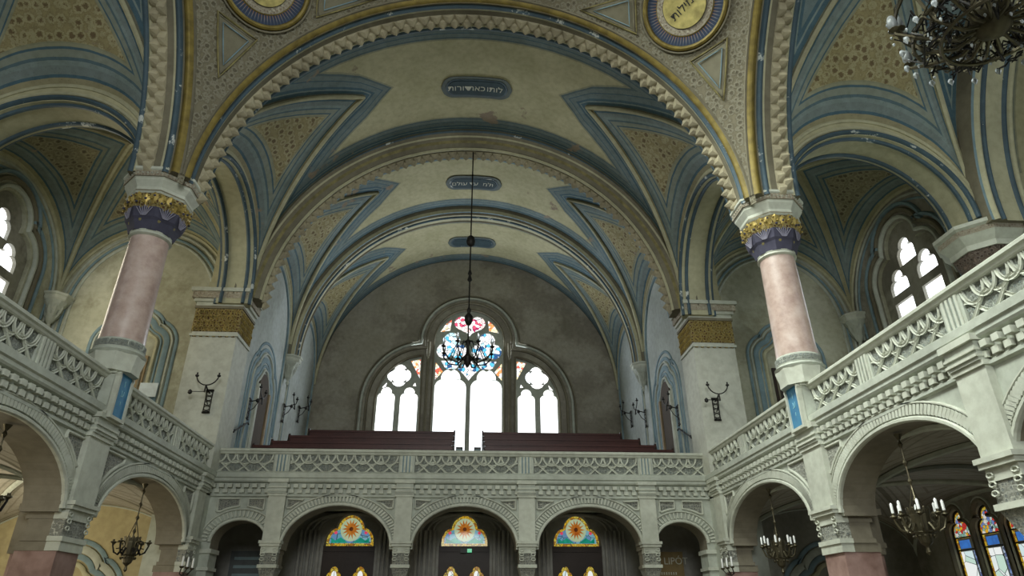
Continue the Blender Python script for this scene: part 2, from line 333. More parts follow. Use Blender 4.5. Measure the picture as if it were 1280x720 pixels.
def struct(o): o['kind'] = 'structure'; return o
def tag(o, label, cat, group=None, kind=None):
    o['label'] = label; o['category'] = cat
    if group: o['group'] = group
    if kind: o['kind'] = kind
    return o
def thing(name, loc, label, cat, group=None):
    o = bpy.data.objects.new(name, None); o.empty_display_size = 0.2; COL.objects.link(o); o.location = loc
    return tag(o, label, cat, group)
def copy_tree(o, parent=None):
    c = o.copy(); COL.objects.link(c)
    if parent is not None: c.parent = parent
    for ch in list(o.children): copy_tree(ch, c)
    return c
def text_mesh(body, size, font=None, extrude=0.004):
    cu = bpy.data.curves.new('txt', 'FONT'); cu.body = body; cu.size = size; cu.align_x = 'CENTER'; cu.align_y = 'CENTER'; cu.extrude = extrude; cu.resolution_u = 3
    o = bpy.data.objects.new('txt', cu); COL.objects.link(o); bpy.context.view_layer.update()
    dg = bpy.context.evaluated_depsgraph_get(); me = bpy.data.meshes.new_from_object(o.evaluated_get(dg))
    bpy.data.objects.remove(o); return me
def place_text(name, body, size, fmap, mat, parent=None):
    me = text_mesh(body, size); off = Vector((0,0,0)); p = parent
    while p is not None: off += Vector(p.location); p = p.parent
    for v in me.vertices: v.co = Vector(fmap(v.co.x, v.co.y, v.co.z)) - off
    me.materials.clear(); me.materials.append(M[mat]); me.name = name
    o = bpy.data.objects.new(name, me); COL.objects.link(o)
    if parent is not None: o.parent = parent
    return o

# arcs and outlines in a wall plane
def arc(cx, cz, r, a0, a1, n=16, rz=None):
    rz = rz or r
    return [(cx + r*cos(radians(a0+(a1-a0)*i/n)), cz + rz*sin(radians(a0+(a1-a0)*i/n))) for i in range(n+1)]
def round_head(cx, z0, hw, zs, rise=None, n=20): return [(cx-hw, z0)] + arc(cx, zs, hw, 180, 0, n, rise or hw) + [(cx+hw, z0)]
def trefoil_head(cx, z0, hw, zs, k=1.0):
    r1 = hw*0.55; r2 = hw*0.62
    L = arc(cx-hw+r1, zs, r1, 180, 78, 6, r1*k); R = arc(cx+hw-r1, zs, r1, 102, 0, 6, r1*k)
    T = arc(cx, zs+r1*k*1.15, r2, 190, -10, 10, r2*k)
    return [(cx-hw, z0)] + L + T + R + [(cx+hw, z0)]
def foil(cx, cz, R, n, rot=90, k=0.62, m=7):
    out = []; rc = R*k; d = R-rc
    for i in range(n):
        a = radians(rot + 360*i/n); c = (cx+d*cos(a), cz+d*sin(a)); h = 180/n + (38 if n == 3 else 30)
        out += [(c[0]+rc*cos(a+radians(t)), c[1]+rc*sin(a+radians(t))) for t in [(-h-18)+(2*h+36)*j/m for j in range(m+1)]]
    return out
def path2(pts, f, d=0.0):
    """frames along a polyline in the wall plane: N = in-plane normal, B = out of wall"""
    P = [f(x, z, d) for x, z in pts]; o = []
    for i, p in enumerate(P):
        a = P[max(0, i-1)]; b = P[min(len(P)-1, i+1)]; t = (b-a).normalized()
        B = (f(pts[i][0], pts[i][1], d+1) - p).normalized(); o.append((p, t.cross(B).normalized(), B))
    return o
def moulding(mb, pts, f, w, h, m, d=0.0, off=0.0):
    mb.sweep(path2(pts, f, d), [(off-w/2, -0.01), (off-w/2, h*0.6), (off-w/4, h), (off+w/4, h), (off+w/2, h*0.6), (off+w/2, -0.01)], m)

# ------------------------------------------------------------------ structure: plan of the crossing and its arms
CY = 5.0                                 # centre of the domed crossing
ARM = {'back': lambda u, v, z: Vector((v, CY+u, z)), 'left': lambda u, v, z: Vector((-u, CY+v, z)), 'right': lambda u, v, z: Vector((u, CY+v, z))}
VR, VC = 5.85, 7.42                       # vault radius and springing height
FLOOR = -1.6; GF = 2.85                  # nave floor, gallery floor

mb = MB(); mb.box((-13, -7.5, FLOOR-0.2), (13, 25.3, FLOOR), 'floor'); struct(mb.build('floor'))
mb = MB()
mb.box((-13.4, -7.8, FLOOR), (-13.0, 25.6, 19), 'outer'); struct(mb.build('wall_outer_left'))
mb = MB(); mb.box((13.0, -7.8, FLOOR), (13.4, 25.6, 19), 'outer'); struct(mb.build('wall_outer_right'))
mb = MB(); mb.box((-13.4, -7.8, FLOOR), (13.4, -7.4, 19), 'outer'); struct(mb.build('wall_east'))
mb = MB(); mb.box((-13.4, -7.8, 19), (13.4, 25.6, 19.3), 'outer'); struct(mb.build('ceiling_roof'))

def vault_bay(arm, u0, u1, r, c, um, hw, zs, ha, tip, vw, names, sides=(-1, 1), rib='cream_light', hid=(0.0, 0.0)):
    """barrel bay with a pointed lunette cut into each side. tip = angle of the lunette's point on the barrel"""
    T = ARM[arm]; nt = 40; nc = 12
    def g(th): return hw*cos(pi/2*th/tip) if th < tip else -(th-tip)*r*0.95
    mb = MB(); grid = []
    angs = [tip*i/14 for i in range(14)] + [tip + (pi-2*tip)*i/16 for i in range(17)] + [pi-tip+tip*(i+1)/14 for i in range(14)]
    for th in angs:
        side = -1 if th > pi/2 else 1; tt = min(th, pi-th); w = g(tt) if side in sides else -9
        ww = max(0, w); row = []
        for i in range(2*nc+2):
            if i <= nc: u = u0 + (um-ww-u0)*i/nc
            else: u = um+ww + (u1-um-ww)*(i-nc-1)/nc
            v = r*cos(th); z = c + r*sin(th); dg = (abs(u-um)-w)*0.72
            row.append((mb.vert(T(u, v, z)), min(u-u0-hid[0], u1-u-hid[1]), dg))
        grid.append(row)
    for a, b in zip(grid, grid[1:]):
        for i in range(2*nc+1):
            if i == nc: continue
            q = (a[i], a[i+1], b[i+1], b[i]); mb.face([x[0] for x in q], 'barrel', [(x[1], x[2]) for x in q])
    mb.v = [tuple(x) for x in mb.v]
    struct(mb.build(names, smooth=True))
    for s in sides:
        mb = MB(); rows = []; K = 20
        for i in range(2*K+1):
            f = i/K if i <= K else 2-i/K; sg = -1 if i <= K else 1
            u = um + sg*hw*cos(f*pi/2); A = Vector((u, vw*s, zs + ha*sin(f*pi/2))); G = Vector((u, r*cos(f*tip)*s, c + r*sin(f*tip)))
            L = (A-G).length; prow = []
            for j in range(11):
                t = j/10; P = A.lerp(G, t) + Vector((0, 0, 0.10*L*t*(1-t)))
                prow.append((mb.vert(T(*P)), L*t, L*(1-t)*0.66))
            rows.append(prow)
        for a, b in zip(rows, rows[1:]):
            for j in range(10):
                q = (a[j], a[j+1], b[j+1], b[j]); mb.face([x[0] for x in q], 'lunette', [(x[1], x[2]) for x in q])
        struct(mb.build(names + '_lunette', smooth=True))
        mb = MB(); gp = []; ap = []
        for i in range(41):
            f = i/20 if i <= 20 else 2-i/20; sg = -1 if i <= 20 else 1; u = um + sg*hw*cos(f*pi/2)
            gp.append(T(u, (r*cos(f*tip)-0.02)*s, c + r*sin(f*tip)-0.03)); ap.append(T(u, vw*s, zs + ha*sin(f*pi/2)-0.02))
        mb.tube(gp[1:-1], 0.055, rib, 6); mb.tube(ap, 0.05, rib, 6)
        gg = [p + Vector((0, 0, -0.02)) for p in gp]; mb.tube(gg[1:-1], 0.03, 'blue_roll', 5)
        struct(mb.build('trim_vault_ribs', smooth=True))

def arch_path(T, u, c, r, a0=0, a1=180, n=96):
    out = []
    for i in range(n+1):
        a = radians(a0+(a1-a0)*i/n); P = T(u, r*cos(a), c + r*sin(a)); C0 = T(u, 0, c)
        out.append((P, (P-C0).normalized(), (T(u+1, 0, c)-C0).normalized()))
    return out
def roll(cx, cy, r, n=7, a0=180, a1=360):
    return [(cx + r*sin(radians(t))*1.0, cy + r*cos(radians(t))) for t in [a0 + (a1-a0)*i/n for i in range(n+1)]]
def half_round(u, w, h):                 # a bump of width w and height h towards the axis, starting at u
    return [(-h*sin(pi*i/6), u + w*i/6) for i in range(7)]

def great_arch(arm, name, c, r, u0, segs, zig=None, n=96, a0=2.0, fr=0.0, front=((0, 'brown_stone'),)):
    """segs: list of (width, height, material), flat bands have height 0; zig = (u, width, depth, count)"""
    T = ARM[arm]; path = arch_path(T, 0, c, r, a0, 180-a0, n); mb = MB(); u = u0; ot = 0.62 if fr else 0.95; prof = [(ot, u0-fr)]; mats = []
    for k, (o, m) in enumerate(front): prof.append((o, u0-fr*(1-(k+1)/len(front)))); mats.append(m)
    for w, h, m in segs:
        if h: 
            hr = half_round(u, w, h); prof += hr[1:]; mats += [m]*6
        else: prof.append((0, u+w)); mats.append(m)
        u += w
    prof.append((ot, u)); mats.append('brown_stone')
    mb.sweep(path, prof, mats, cap=True); o = struct(mb.build(name, smooth=True))
    if zig:
        zu, zw, zd, cnt = zig; mb = MB(); ang0 = a0
        for tier in range(2):            # two staggered tiers of chevron teeth
            for k in range(cnt):
                a_, b_ = ang0, 180-2*ang0; a0 = radians(a_ + b_*(k + 0.5*tier)/cnt); a1 = radians(a_ + b_*(k+1+0.5*tier)/cnt); am = (a0+a1)/2
                rr = r - 0.005; d = zd*(1.0 if tier else 0.72); ua = zu + tier*zw*0.45; ub = ua + zw*0.55; q = 0.02
                def P(a, uu, dr): return tuple(T(uu, (rr-dr)*cos(a), c + (rr-dr)*sin(a)))
                i = len(mb.v); mb.v += [P(a0, ua, 0), P(a1, ua, 0), P(a1, ub, 0), P(a0, ub, 0), P(am, ua+zw*0.08, d*0.55), P(am, ub, d), P(a0+(am-a0)*0.35, ub, d*0.45), P(a1-(a1-am)*0.35, ub, d*0.45)]
                for f in ((0,1,4),(0,4,5,6),(1,7,5,4),(0,6,3),(1,2,7),(3,6,5),(3,5,2),(2,5,7)): mb.face([i+x for x in f], 'zig')
        struct(mb.build('trim_zigzag', smooth=False))
    return o

A1 = [(0.04, 0, 'brown_stone'), (0.17, 0.07, 'gold_roll'), (0.03, 0, 'brown_stone'), (0.13, 0.055, 'blue_roll'), (0.04, 0, 'cream_light'), (0.13, 0, 'brown_stone'), (0.26, 0, 'brown_stone'), (0.08, 0.04, 'cream_light'), (0.10, 0.03, 'blue_roll')]
A2 = [(0.04, 0, 'brown_stone'), (0.12, 0.05, 'cream_light'), (0.38, 0, 'brown_stone'), (0.06, 0.0, 'blue_paint')]
A3 = [(0.06, 0, 'blue_paint'), (0.12, 0.06, 'brown_stone'), (0.12, 0, 'cream_light'), (0.12, 0.05, 'blue_roll'), (0.18, 0, 'cream_light'), (0.10, 0.04, 'brown_stone')]
C1 = 7.25
for arm in ('back', 'left', 'right'):
    great_arch(arm, 'trim_crossing_arch', C1, 5.42, 5.45, A1, (5.98, 0.27, 0.17, 58))
great_arch('back', 'trim_second_arch', C1, 5.55, 11.0, A2, (11.2, 0.26, 0.16, 62), a0=3.0, fr=0.22, front=((0.50, 'brown_stone'), (0.42, 'blue_roll'), (0.33, 'brown_stone'), (0.29, 'cream_light'), (0.20, 'brown_stone'), (0.12, 'gold_dull'), (0.0, 'brown_stone')))
great_arch('back', 'trim_third_arch', 7.85, 5.72, 15.75, A3, a0=-1, fr=0.15, front=((0.2, 'blue_paint'), (0.1, 'brown_stone'), (0.0, 'cream_light')))
for arm in ('left', 'right'): great_arch(arm, 'trim_arm_end_arch', C1, 5.5, 10.35, [(0.06, 0, 'blue_paint'), (0.14, 0.06, 'cream_light'), (0.12, 0.05, 'blue_roll'), (0.35, 0, 'cream_light'), (0.12, 0.05, 'blue_roll'), (0.14, 0.05, 'cream_light')], a0=-1.5)

vault_bay('back', 6.25, 10.8, VR, VC, 8.65, 2.35, 7.55, 2.45, radians(59), 5.75, 'ceiling_nave_bay', hid=(0.45, 0.0))
vault_bay('back', 11.55, 15.75, 5.92, 7.85, 13.6, 2.1, 7.9, 2.2, radians(57), 5.95, 'ceiling_middle_bay', hid=(0.5, 0.0))
vault_bay('back', 16.2, 20.0, 5.98, 7.88, 18.1, 1.85, 8.1, 2.0, radians(56), 6.0, 'ceiling_end_bay', hid=(0.2, 0.0))
for arm in ('left', 'right'):
    vault_bay(arm, 6.25, 10.4, VR, VC, 8.3, 2.15, 7.45, 2.3, radians(62), 5.75, 'ceiling_arm_bay', sides=(1,), hid=(0.3, 0.0))
    vault_bay(arm, 11.1, 13.0, VR, VC, 12, 0.8, 7.4, 2.3, radians(50), 5.75, 'ceiling_arm_end', sides=())

# walls below the vaults: bay walls with an arched opening towards the corner bays
def wallplane(arm, s=1):
    T = ARM[arm]; return lambda a, z, d: T(a, (5.75 - d)*s, z)
def arched_wall(arm, s, u0, u1, um, hw, zs, rise, name):
    f = wallplane(arm, s); mb = MB()
    outer = [(u0, 7.3), (um-hw, 7.3)] + arc(um, zs, hw, 180, 0, 32, rise) + [(um+hw, 7.3), (u1, 7.3), (u1, 14.2), (u0, 14.2)]
    mb.plate(outer, [], f, 0, -0.8, 'cream', 'cream_light'); struct(mb.build(name, smooth=False))
    mb = MB(); a = [(um-hw, 7.3)] + arc(um, zs, hw, 180, 0, 32, rise) + [(um+hw, 7.3)]
    for d, dd in ((0.0, 0), (-0.8, 0)):  # blue and cream rolls along both edges of the opening
        sg = 1 if d == 0 else -1
        ff = (lambda a_, z_, d_, d0=d, q=sg: f(a_, z_, d0 + q*d_))
        big = lambda k: [(um-hw-k, 7.3)] + arc(um, zs, hw+k, 180, 0, 32, rise+k) + [(um+hw+k, 7.3)]
        moulding(mb, big(0.06), ff, 0.09, 0.07, 'blue_roll'); moulding(mb, big(0.17), ff, 0.08, 0.05, 'cream_light')
    small = lambda k: [(um-hw+k, 7.3)] + arc(um, zs, hw-k, 180, 0, 32, rise-k) + [(um+hw-k, 7.3)]
    pth = [f(x, z, -0.12) for x, z in small(0.01)]; mb.tube(pth, 0.05, 'blue_roll', 6)
    pth = [f(x, z, -0.68) for x, z in small(0.01)]; mb.tube(pth, 0.05, 'blue_roll', 6)
    struct(mb.build('trim_opening_arch', smooth=True))
arched_wall('back', 1, 6.0, 11.1, 8.7, 2.1, 7.6, 2.2, 'wall_right_bay_arch')
arched_wall('back', -1, 6.0, 11.1, 8.7, 2.1, 7.6, 2.2, 'wall_left_bay_arch')
arched_wall('left', 1, 6.0, 13.0, 8.3, 1.95, 7.35, 2.0, 'wall_left_arm_arch')
arched_wall('right', 1, 6.0, 13.0, 8.3, 1.95, 7.35, 2.0, 'wall_right_arm_arch')
for s in (-1, 1):                        # far sides of the side arms, behind the photographer's shoulders
    mb = MB(); mb.box((min(s*5.6, s*13), -1.6, FLOOR), (max(s*5.6, s*13), -0.85, 15), 'wall'); struct(mb.build('wall_arm_far_side'))

# solid side walls of the back gallery
for s, nm in ((-1, 'wall_left'), (1, 'wall_right')):
    mb = MB(); f = lambda a, z, d: Vector((s*(5.98 - d), a, z))
    mb.plate([(16.2, GF-0.4), (25.2, GF-0.4), (25.2, 14.5), (16.2, 14.5)], [], f, 0, -0.6, 'wall_blue'); struct(mb.build(nm))
# outer walls of the corner bays, with the door wall behind
for s, nm in ((-1, 'left'), (1, 'right')):
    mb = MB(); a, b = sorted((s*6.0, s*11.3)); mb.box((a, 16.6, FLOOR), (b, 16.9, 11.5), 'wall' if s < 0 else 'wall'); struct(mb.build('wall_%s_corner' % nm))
    mb = MB(); a, b = sorted((s*6.4, s*11.0)); mb.box((a, 16.56, FLOOR), (b, 16.6, GF-0.25), 'wall_yellow' if s < 0 else 'wall_shaded'); struct(mb.build('wall_%s_aisle_back' % nm))

# corner bay vaults (upper and aisle level)
def cross_vault(x0, x1, y0, y1, zs, zwall, zc, mat, name, rib):
    xm, ym = (x0+x1)/2, (y0+y1)/2; hx, hy = (x1-x0)/2, (y1-y0)/2
    mb = MB(); ribs = MB(); K = 16
    for ax in range(4):
        rows = []
        for i in range(2*K+1):
            f = i/K if i <= K else 2-i/K; sg = -1 if i <= K else 1; c = cos(f*pi/2); sn = sin(f*pi/2)
            if ax < 2: A = Vector((xm+sg*hx*c, y0 if ax == 0 else y1, zs+zwall*sn)); G = Vector((xm+sg*hx*c, ym + (-1 if ax == 0 else 1)*hy*c, zs+zc*sn))
            else: A = Vector((x0 if ax == 2 else x1, ym+sg*hy*c, zs+zwall*sn)); G = Vector((xm + (-1 if ax == 2 else 1)*hx*c, ym+sg*hy*c, zs+zc*sn))
            L = (A-G).length; rows.append([(mb.vert(A.lerp(G, j/8)), L*j/8, L*(1-j/8)*0.7) for j in range(9)])
            rows[-1].append(A); rows[-1].append(G)
        for a, b in zip(rows, rows[1:]):
            for j in range(8):
                q = (a[j], a[j+1], b[j+1], b[j]); mb.face([x[0] for x in q], mat, [(x[1], x[2]) for x in q])
        ribs.tube([r[-2]-Vector((0,0,0.02)) for r in rows], 0.05, rib, 6); ribs.tube([r[-1]-Vector((0,0,0.03)) for r in rows[1:K+1]], 0.06, rib, 6)
    mb.v = [tuple(x) for x in mb.v]; struct(mb.build(name, smooth=True)); struct(ribs.build('trim_groin_ribs', smooth=True))
for s, nm in ((-1, 'left'), (1, 'right')):
    a, b = sorted((s*6.5, s*11.0)); cross_vault(a, b, 11.5, 16.6, 7.45, 2.5, 3.5, 'lunette_small', 'ceiling_%s_corner' % nm, 'cream_light')
    for y0, y1 in ((11.4, 16.6), (7.2, 11.4)):
        a, b = sorted((s*6.45, s*11.0)); cross_vault(a, b, y0, y1, 1.35, 1.09, 1.22, 'aisle_vault', 'ceiling_%s_aisle' % nm, 'stone')
    a, b = sorted((s*6.1, s*13.0)); mb = MB(); mb.box((a, -1.0, GF-0.22), (b, 16.6, GF), 'stone'); struct(mb.build('floor_%s_gallery' % nm))
mb = MB(); mb.box((-6.6, 16.5, GF-0.22), (6.6, 25.2, GF), 'stone'); struct(mb.build('floor_back_gallery'))

# ------------------------------------------------------------------ windows
wn = [0]
def window(f, outline, holes, d, wall_mat, label_panes=True):
    """stone tracery pierced by glazed openings; every pane group is a child"""
    wn[0] += 1; mb = MB(); mb.plate(outline, [h for h, _ in holes], f, d, d-0.18, wall_mat); fr = struct(mb.build('window_%d' % wn[0]))
    by = {}
    for h, m in holes: by.setdefault(m, MB()).poly(h, f, d-0.09, m)
    for m, g in by.items():
        for k in range(len(g.v)): g.v[k] = tuple(g.v[k])
        o = g.build('pane'); o.parent = fr
    return fr
# back wall, Y = 25, with the three-part window
fb = lambda a, z, d: Vector((a, 25.0 - d, z))
cw = round_head(0, 5.0, 1.42, 10.08, 1.42, 28)
def side_open(s, k=0.0):
    p = [(-3.6-k, 5.0), (-3.6-k, 7.45)] + arc(-1.72, 7.45, 1.88+k, 180, 94, 16, 2.02+k)[1:] + [(-1.82+k*0.3, 5.0)]
    return p if s < 0 else [(-x, z) for x, z in p][::-1]
mb = MB(); mb.plate([(-6.6, GF-0.3), (6.6, GF-0.3), (6.6, 14.6), (-6.6, 14.6)], [cw, side_open(-1), side_open(1)], fb, 0, -0.45, 'back')
struct(mb.build('wall_back'))
def diamond(cx, cz, w, h, k=0.25): # curved diamond
    P = [(cx, cz+h), (cx+w, cz), (cx, cz-h), (cx-w, cz)]; o = []
    for i in range(4):
        a = P[i]; b = P[(i+1) % 4]
        for t in (0, .25, .5, .75):
            x = a[0]+(b[0]-a[0])*t; z = a[1]+(b[1]-a[1])*t; q = 1 - k*4*t*(1-t)*0.35; o.append((cx+(x-cx)*q, cz+(z-cz)*q))
    return o
heart = arc(-0.33, 10.98, 0.31, 240, 20, 10) + [(0, 11.08)] + arc(0.33, 10.98, 0.31, 160, -60, 10) + [(0.1, 10.52), (0, 10.38), (-0.1, 10.52)]
holes = [(trefoil_head(-0.71, 5.05, 0.62, 8.2, 1.0), 'g_clear'), (trefoil_head(0.71, 5.05, 0.62, 8.2, 1.0), 'g_clear'), (heart, 'g_red'),
         (diamond(0, 8.98, 0.46, 0.50), 'g_blue')]
for s in (-1, 1):
    holes += [(foil(s*0.71, 9.90, 0.66, 3, 90, 0.52), 'g_blue'), ([(s*0.71-0.42, 9.33), (s*0.71+0.42, 9.33), (s*0.71+0.25, 9.02), (s*0.71, 8.88), (s*0.71-0.25, 9.02)][::s], 'g_blue'),
              ([(s*1.33, 8.5), (s*1.33, 9.25), (s*1.02, 8.86)][::s], 'g_orange'), ([(s*0.80, 10.62), (s*1.22, 10.55), (s*1.0, 10.92), (s*0.74, 11.15)][::s], 'g_orange')]
window(fb, cw, holes, -0.16, 'stone')
for s in (-1, 1):
    h = [(trefoil_head(3.19, 5.05, 0.34, 7.75), 'g_clear'), (trefoil_head(2.30, 5.05, 0.34, 7.75), 'g_clear'), (foil(2.74, 8.66, 0.47, 4, 0), 'g_clear'),
         ([(1.93, 8.55), (1.93, 9.36), (2.32, 9.28)], 'g_orange'), ([(3.40, 8.14), (3.18, 8.40), (3.24, 8.14)], 'g_clear'), ([(2.05, 8.22), (2.1, 8.38), (2.2, 8.24)], 'g_clear')]
    window(fb if s > 0 else (lambda a, z, d: fb(-a, z, d)), side_open(1), h, -0.16, 'stone')
mb = MB()
def surround(k):
    L = [(-3.6-k, 5.0), (-3.6-k, 7.45)] + arc(-1.72, 7.45, 1.88+k, 180, 98, 18, 2.02+k)[1:]; top = arc(0, 10.08, 1.42+k, 180, 0, 30)
    zj = min(L[-1][1], 9.5+k*0.9); R = [(-x, z) for x, z in L][::-1]
    L = [p for p in L if p[0] < -1.42-k]; R = [p for p in R if p[0] > 1.42+k]
    return L + [(-1.42-k, L[-1][1]+0.02)] + top + [(1.42+k, L[-1][1]+0.02)] + R
for k, w, m in ((0.30, 0.10, 'brown_stone'), (0.50, 0.10, 'stone'), (0.62, 0.07, 'brown_stone')): moulding(mb, surround(k), fb, w, 0.08, m)
for pts in (cw, side_open(-1), side_open(1)):
    moulding(mb, pts[:], fb, 0.07, 0.05, 'brown_stone', 0.0, 0.0)
for x in (-1.62, 1.62): mb.tube([(x, 24.9, 5), (x, 24.9, 10.0)], 0.07, 'brown_stone', 8)
struct(mb.build('trim_back_window', smooth=True))

# outer walls at X = +-11: upper corner window and aisle triplets
for s, nm in ((-1, 'left'), (1, 'right')):
    f = (lambda s: lambda a, z, d: Vector((s*(11.0 - d), a, z)))(s)
    yc = 14.02
    frame = round_head(yc, 5.2, 1.35, 7.75, 1.45, 20)
    out = [(14.02-1.22, 6.5), (14.02-1.22, 7.9)] + arc(yc-0.6, 7.9, 0.62, 180, 95, 6) + arc(yc, 8.6, 0.62, 190, -10, 12) + arc(yc+0.6, 7.9, 0.62, 85, 0, 6) + [(yc+1.22, 6.5)]
    tri = lambda a: trefoil_head(a, -0.9, 0.36, 1.68, 1.05)
    aw = [tri(a) for a in (13.15, 14.0, 14.85)]; aw2 = [tri(a) for a in (7.9, 9.1, 10.3)]
    mb = MB(); mb.plate([(-1.0, FLOOR), (16.7, FLOOR), (16.7, 11.5), (11.3, 11.5), (11.3, 3.2), (-1.0, 3.2)], [out]+aw+aw2, f, 0, -0.5, 'wall' if s < 0 else 'wall_dark', 'wall')
    struct(mb.build('wall_%s_outer' % nm))
    e = 0.0
    holes = [(trefoil_head(yc, 8.12, 0.34, 8.40, 0.95), 'g_clear'), ]
    for q in (-1, 1):
        cx = yc + q*0.56
        holes += [(trefoil_head(cx, 7.52, 0.36, 7.72, 0.95), 'g_clear'), ([(cx-0.36, 6.68), (cx+0.36, 6.68), (cx+0.36, 7.30), (cx-0.36, 7.30)], 'g_clear')]
    window(f, out, holes, -0.10, 'wall_dark')
    mb = MB()
    for k, w, m in ((0.12, 0.1, 'stone'), (0.30, 0.12, 'brown_stone'), (0.46, 0.1, 'blue_paint')):
        o2 = [(yc-1.22-k, 4.9), (yc-1.22-k, 7.9)] + arc(yc-0.6, 7.9, 0.62+k, 180, 100, 8) + arc(yc, 8.6, 0.62+k, 172, 8, 14) + arc(yc+0.6, 7.9, 0.62+k, 80, 0, 8) + [(yc+1.22+k, 4.9)]
        moulding(mb, o2, f, w, 0.09, m)
    # painted wall lines that follow the vault
    for k, m in ((0.12, 'stone'), (0.26, 'blue_paint')): moulding(mb, [(14.05-2.45+k, 6.9)] + arc(14.05, 7.45, 2.45-k, 180, 0, 24) + [(14.05+2.45-k, 6.9)], f, 0.06, 0.04, m)
    struct(mb.build('trim_corner_window', smooth=True))
    # aisle triplet: amber border, mixed head, cobalt band, frosted lights
    for cx, o2 in [(a, tri(a)) for a in (13.15, 14.0, 14.85)] + [(a, tri(a)) for a in (7.9, 9.1, 10.3)]:
        wn[0] += 1; fr = MB(); hd = trefoil_head(cx, 1.60, 0.30, 1.68, 1.0)
        band = [(cx-0.10, 1.36), (cx+0.24, 1.36), (cx+0.24, 1.53), (cx-0.10, 1.53)]
        lites = [[(cx-0.27, z0), (cx-0.13, z0), (cx-0.13, z1), (cx-0.27, z1)] for z0, z1 in ((-0.85, 0.62), (0.66, 1.30))]
        main = [[(cx-0.12, z0), (cx+0.27, z0), (cx+0.27, z1), (cx-0.12, z1)] for z0, z1 in ((-0.85, 0.62), (0.66, 1.30))]
        brd = trefoil_head(cx, -0.88, 0.335, 1.68, 1.03)
        fr.plate(o2, [brd], f, -0.06, -0.14, 'iron'); w = struct(fr.build('window_%d' % wn[0]))
        g = MB(); g.poly(hd, f, -0.085, 'g_mixed'); g.build('pane').parent = w
        g = MB(); g.plate(brd, [hd, [(cx-0.28, -0.86), (cx+0.28, -0.86), (cx+0.28, 1.57), (cx-0.28, 1.57)]], f, -0.095, -0.10, 'g_yellow'); g.build('pane').parent = w
        g = MB(); g.poly(band, f, -0.085, 'g_cobalt'); g.build('pane').parent = w
        g = MB(); [g.poly(p, f, -0.085, 'g_border') for p in lites]; g.build('pane').parent = w
        g = MB(); [g.poly(p, f, -0.085, 'g_frost') for p in main]; g.build('pane').parent = w
        g = MB()
        for z in (1.585, 1.33, 0.64): g.tube([f(cx-0.32, z, -0.07), f(cx+0.32, z, -0.07)], 0.014, 'iron', 4)
        g.tube([f(cx-0.125, -0.86, -0.07), f(cx-0.125, 1.3, -0.07)], 0.01, 'iron', 4); g.tube([f(cx+0.08, -0.86, -0.07), f(cx+0.08, 0.6, -0.07)], 0.01, 'iron', 4)
        g.build('glazing_bar').parent = w
        mbt = MB(); moulding(mbt, trefoil_head(cx, -0.95, 0.41, 1.68, 1.1), f, 0.08, 0.08, 'brown_stone'); moulding(mbt, trefoil_head(cx, -0.95, 0.455, 1.68, 1.1), f, 0.05, 0.05, 'stone'); struct(mbt.build('trim_aisle_window', smooth=True))

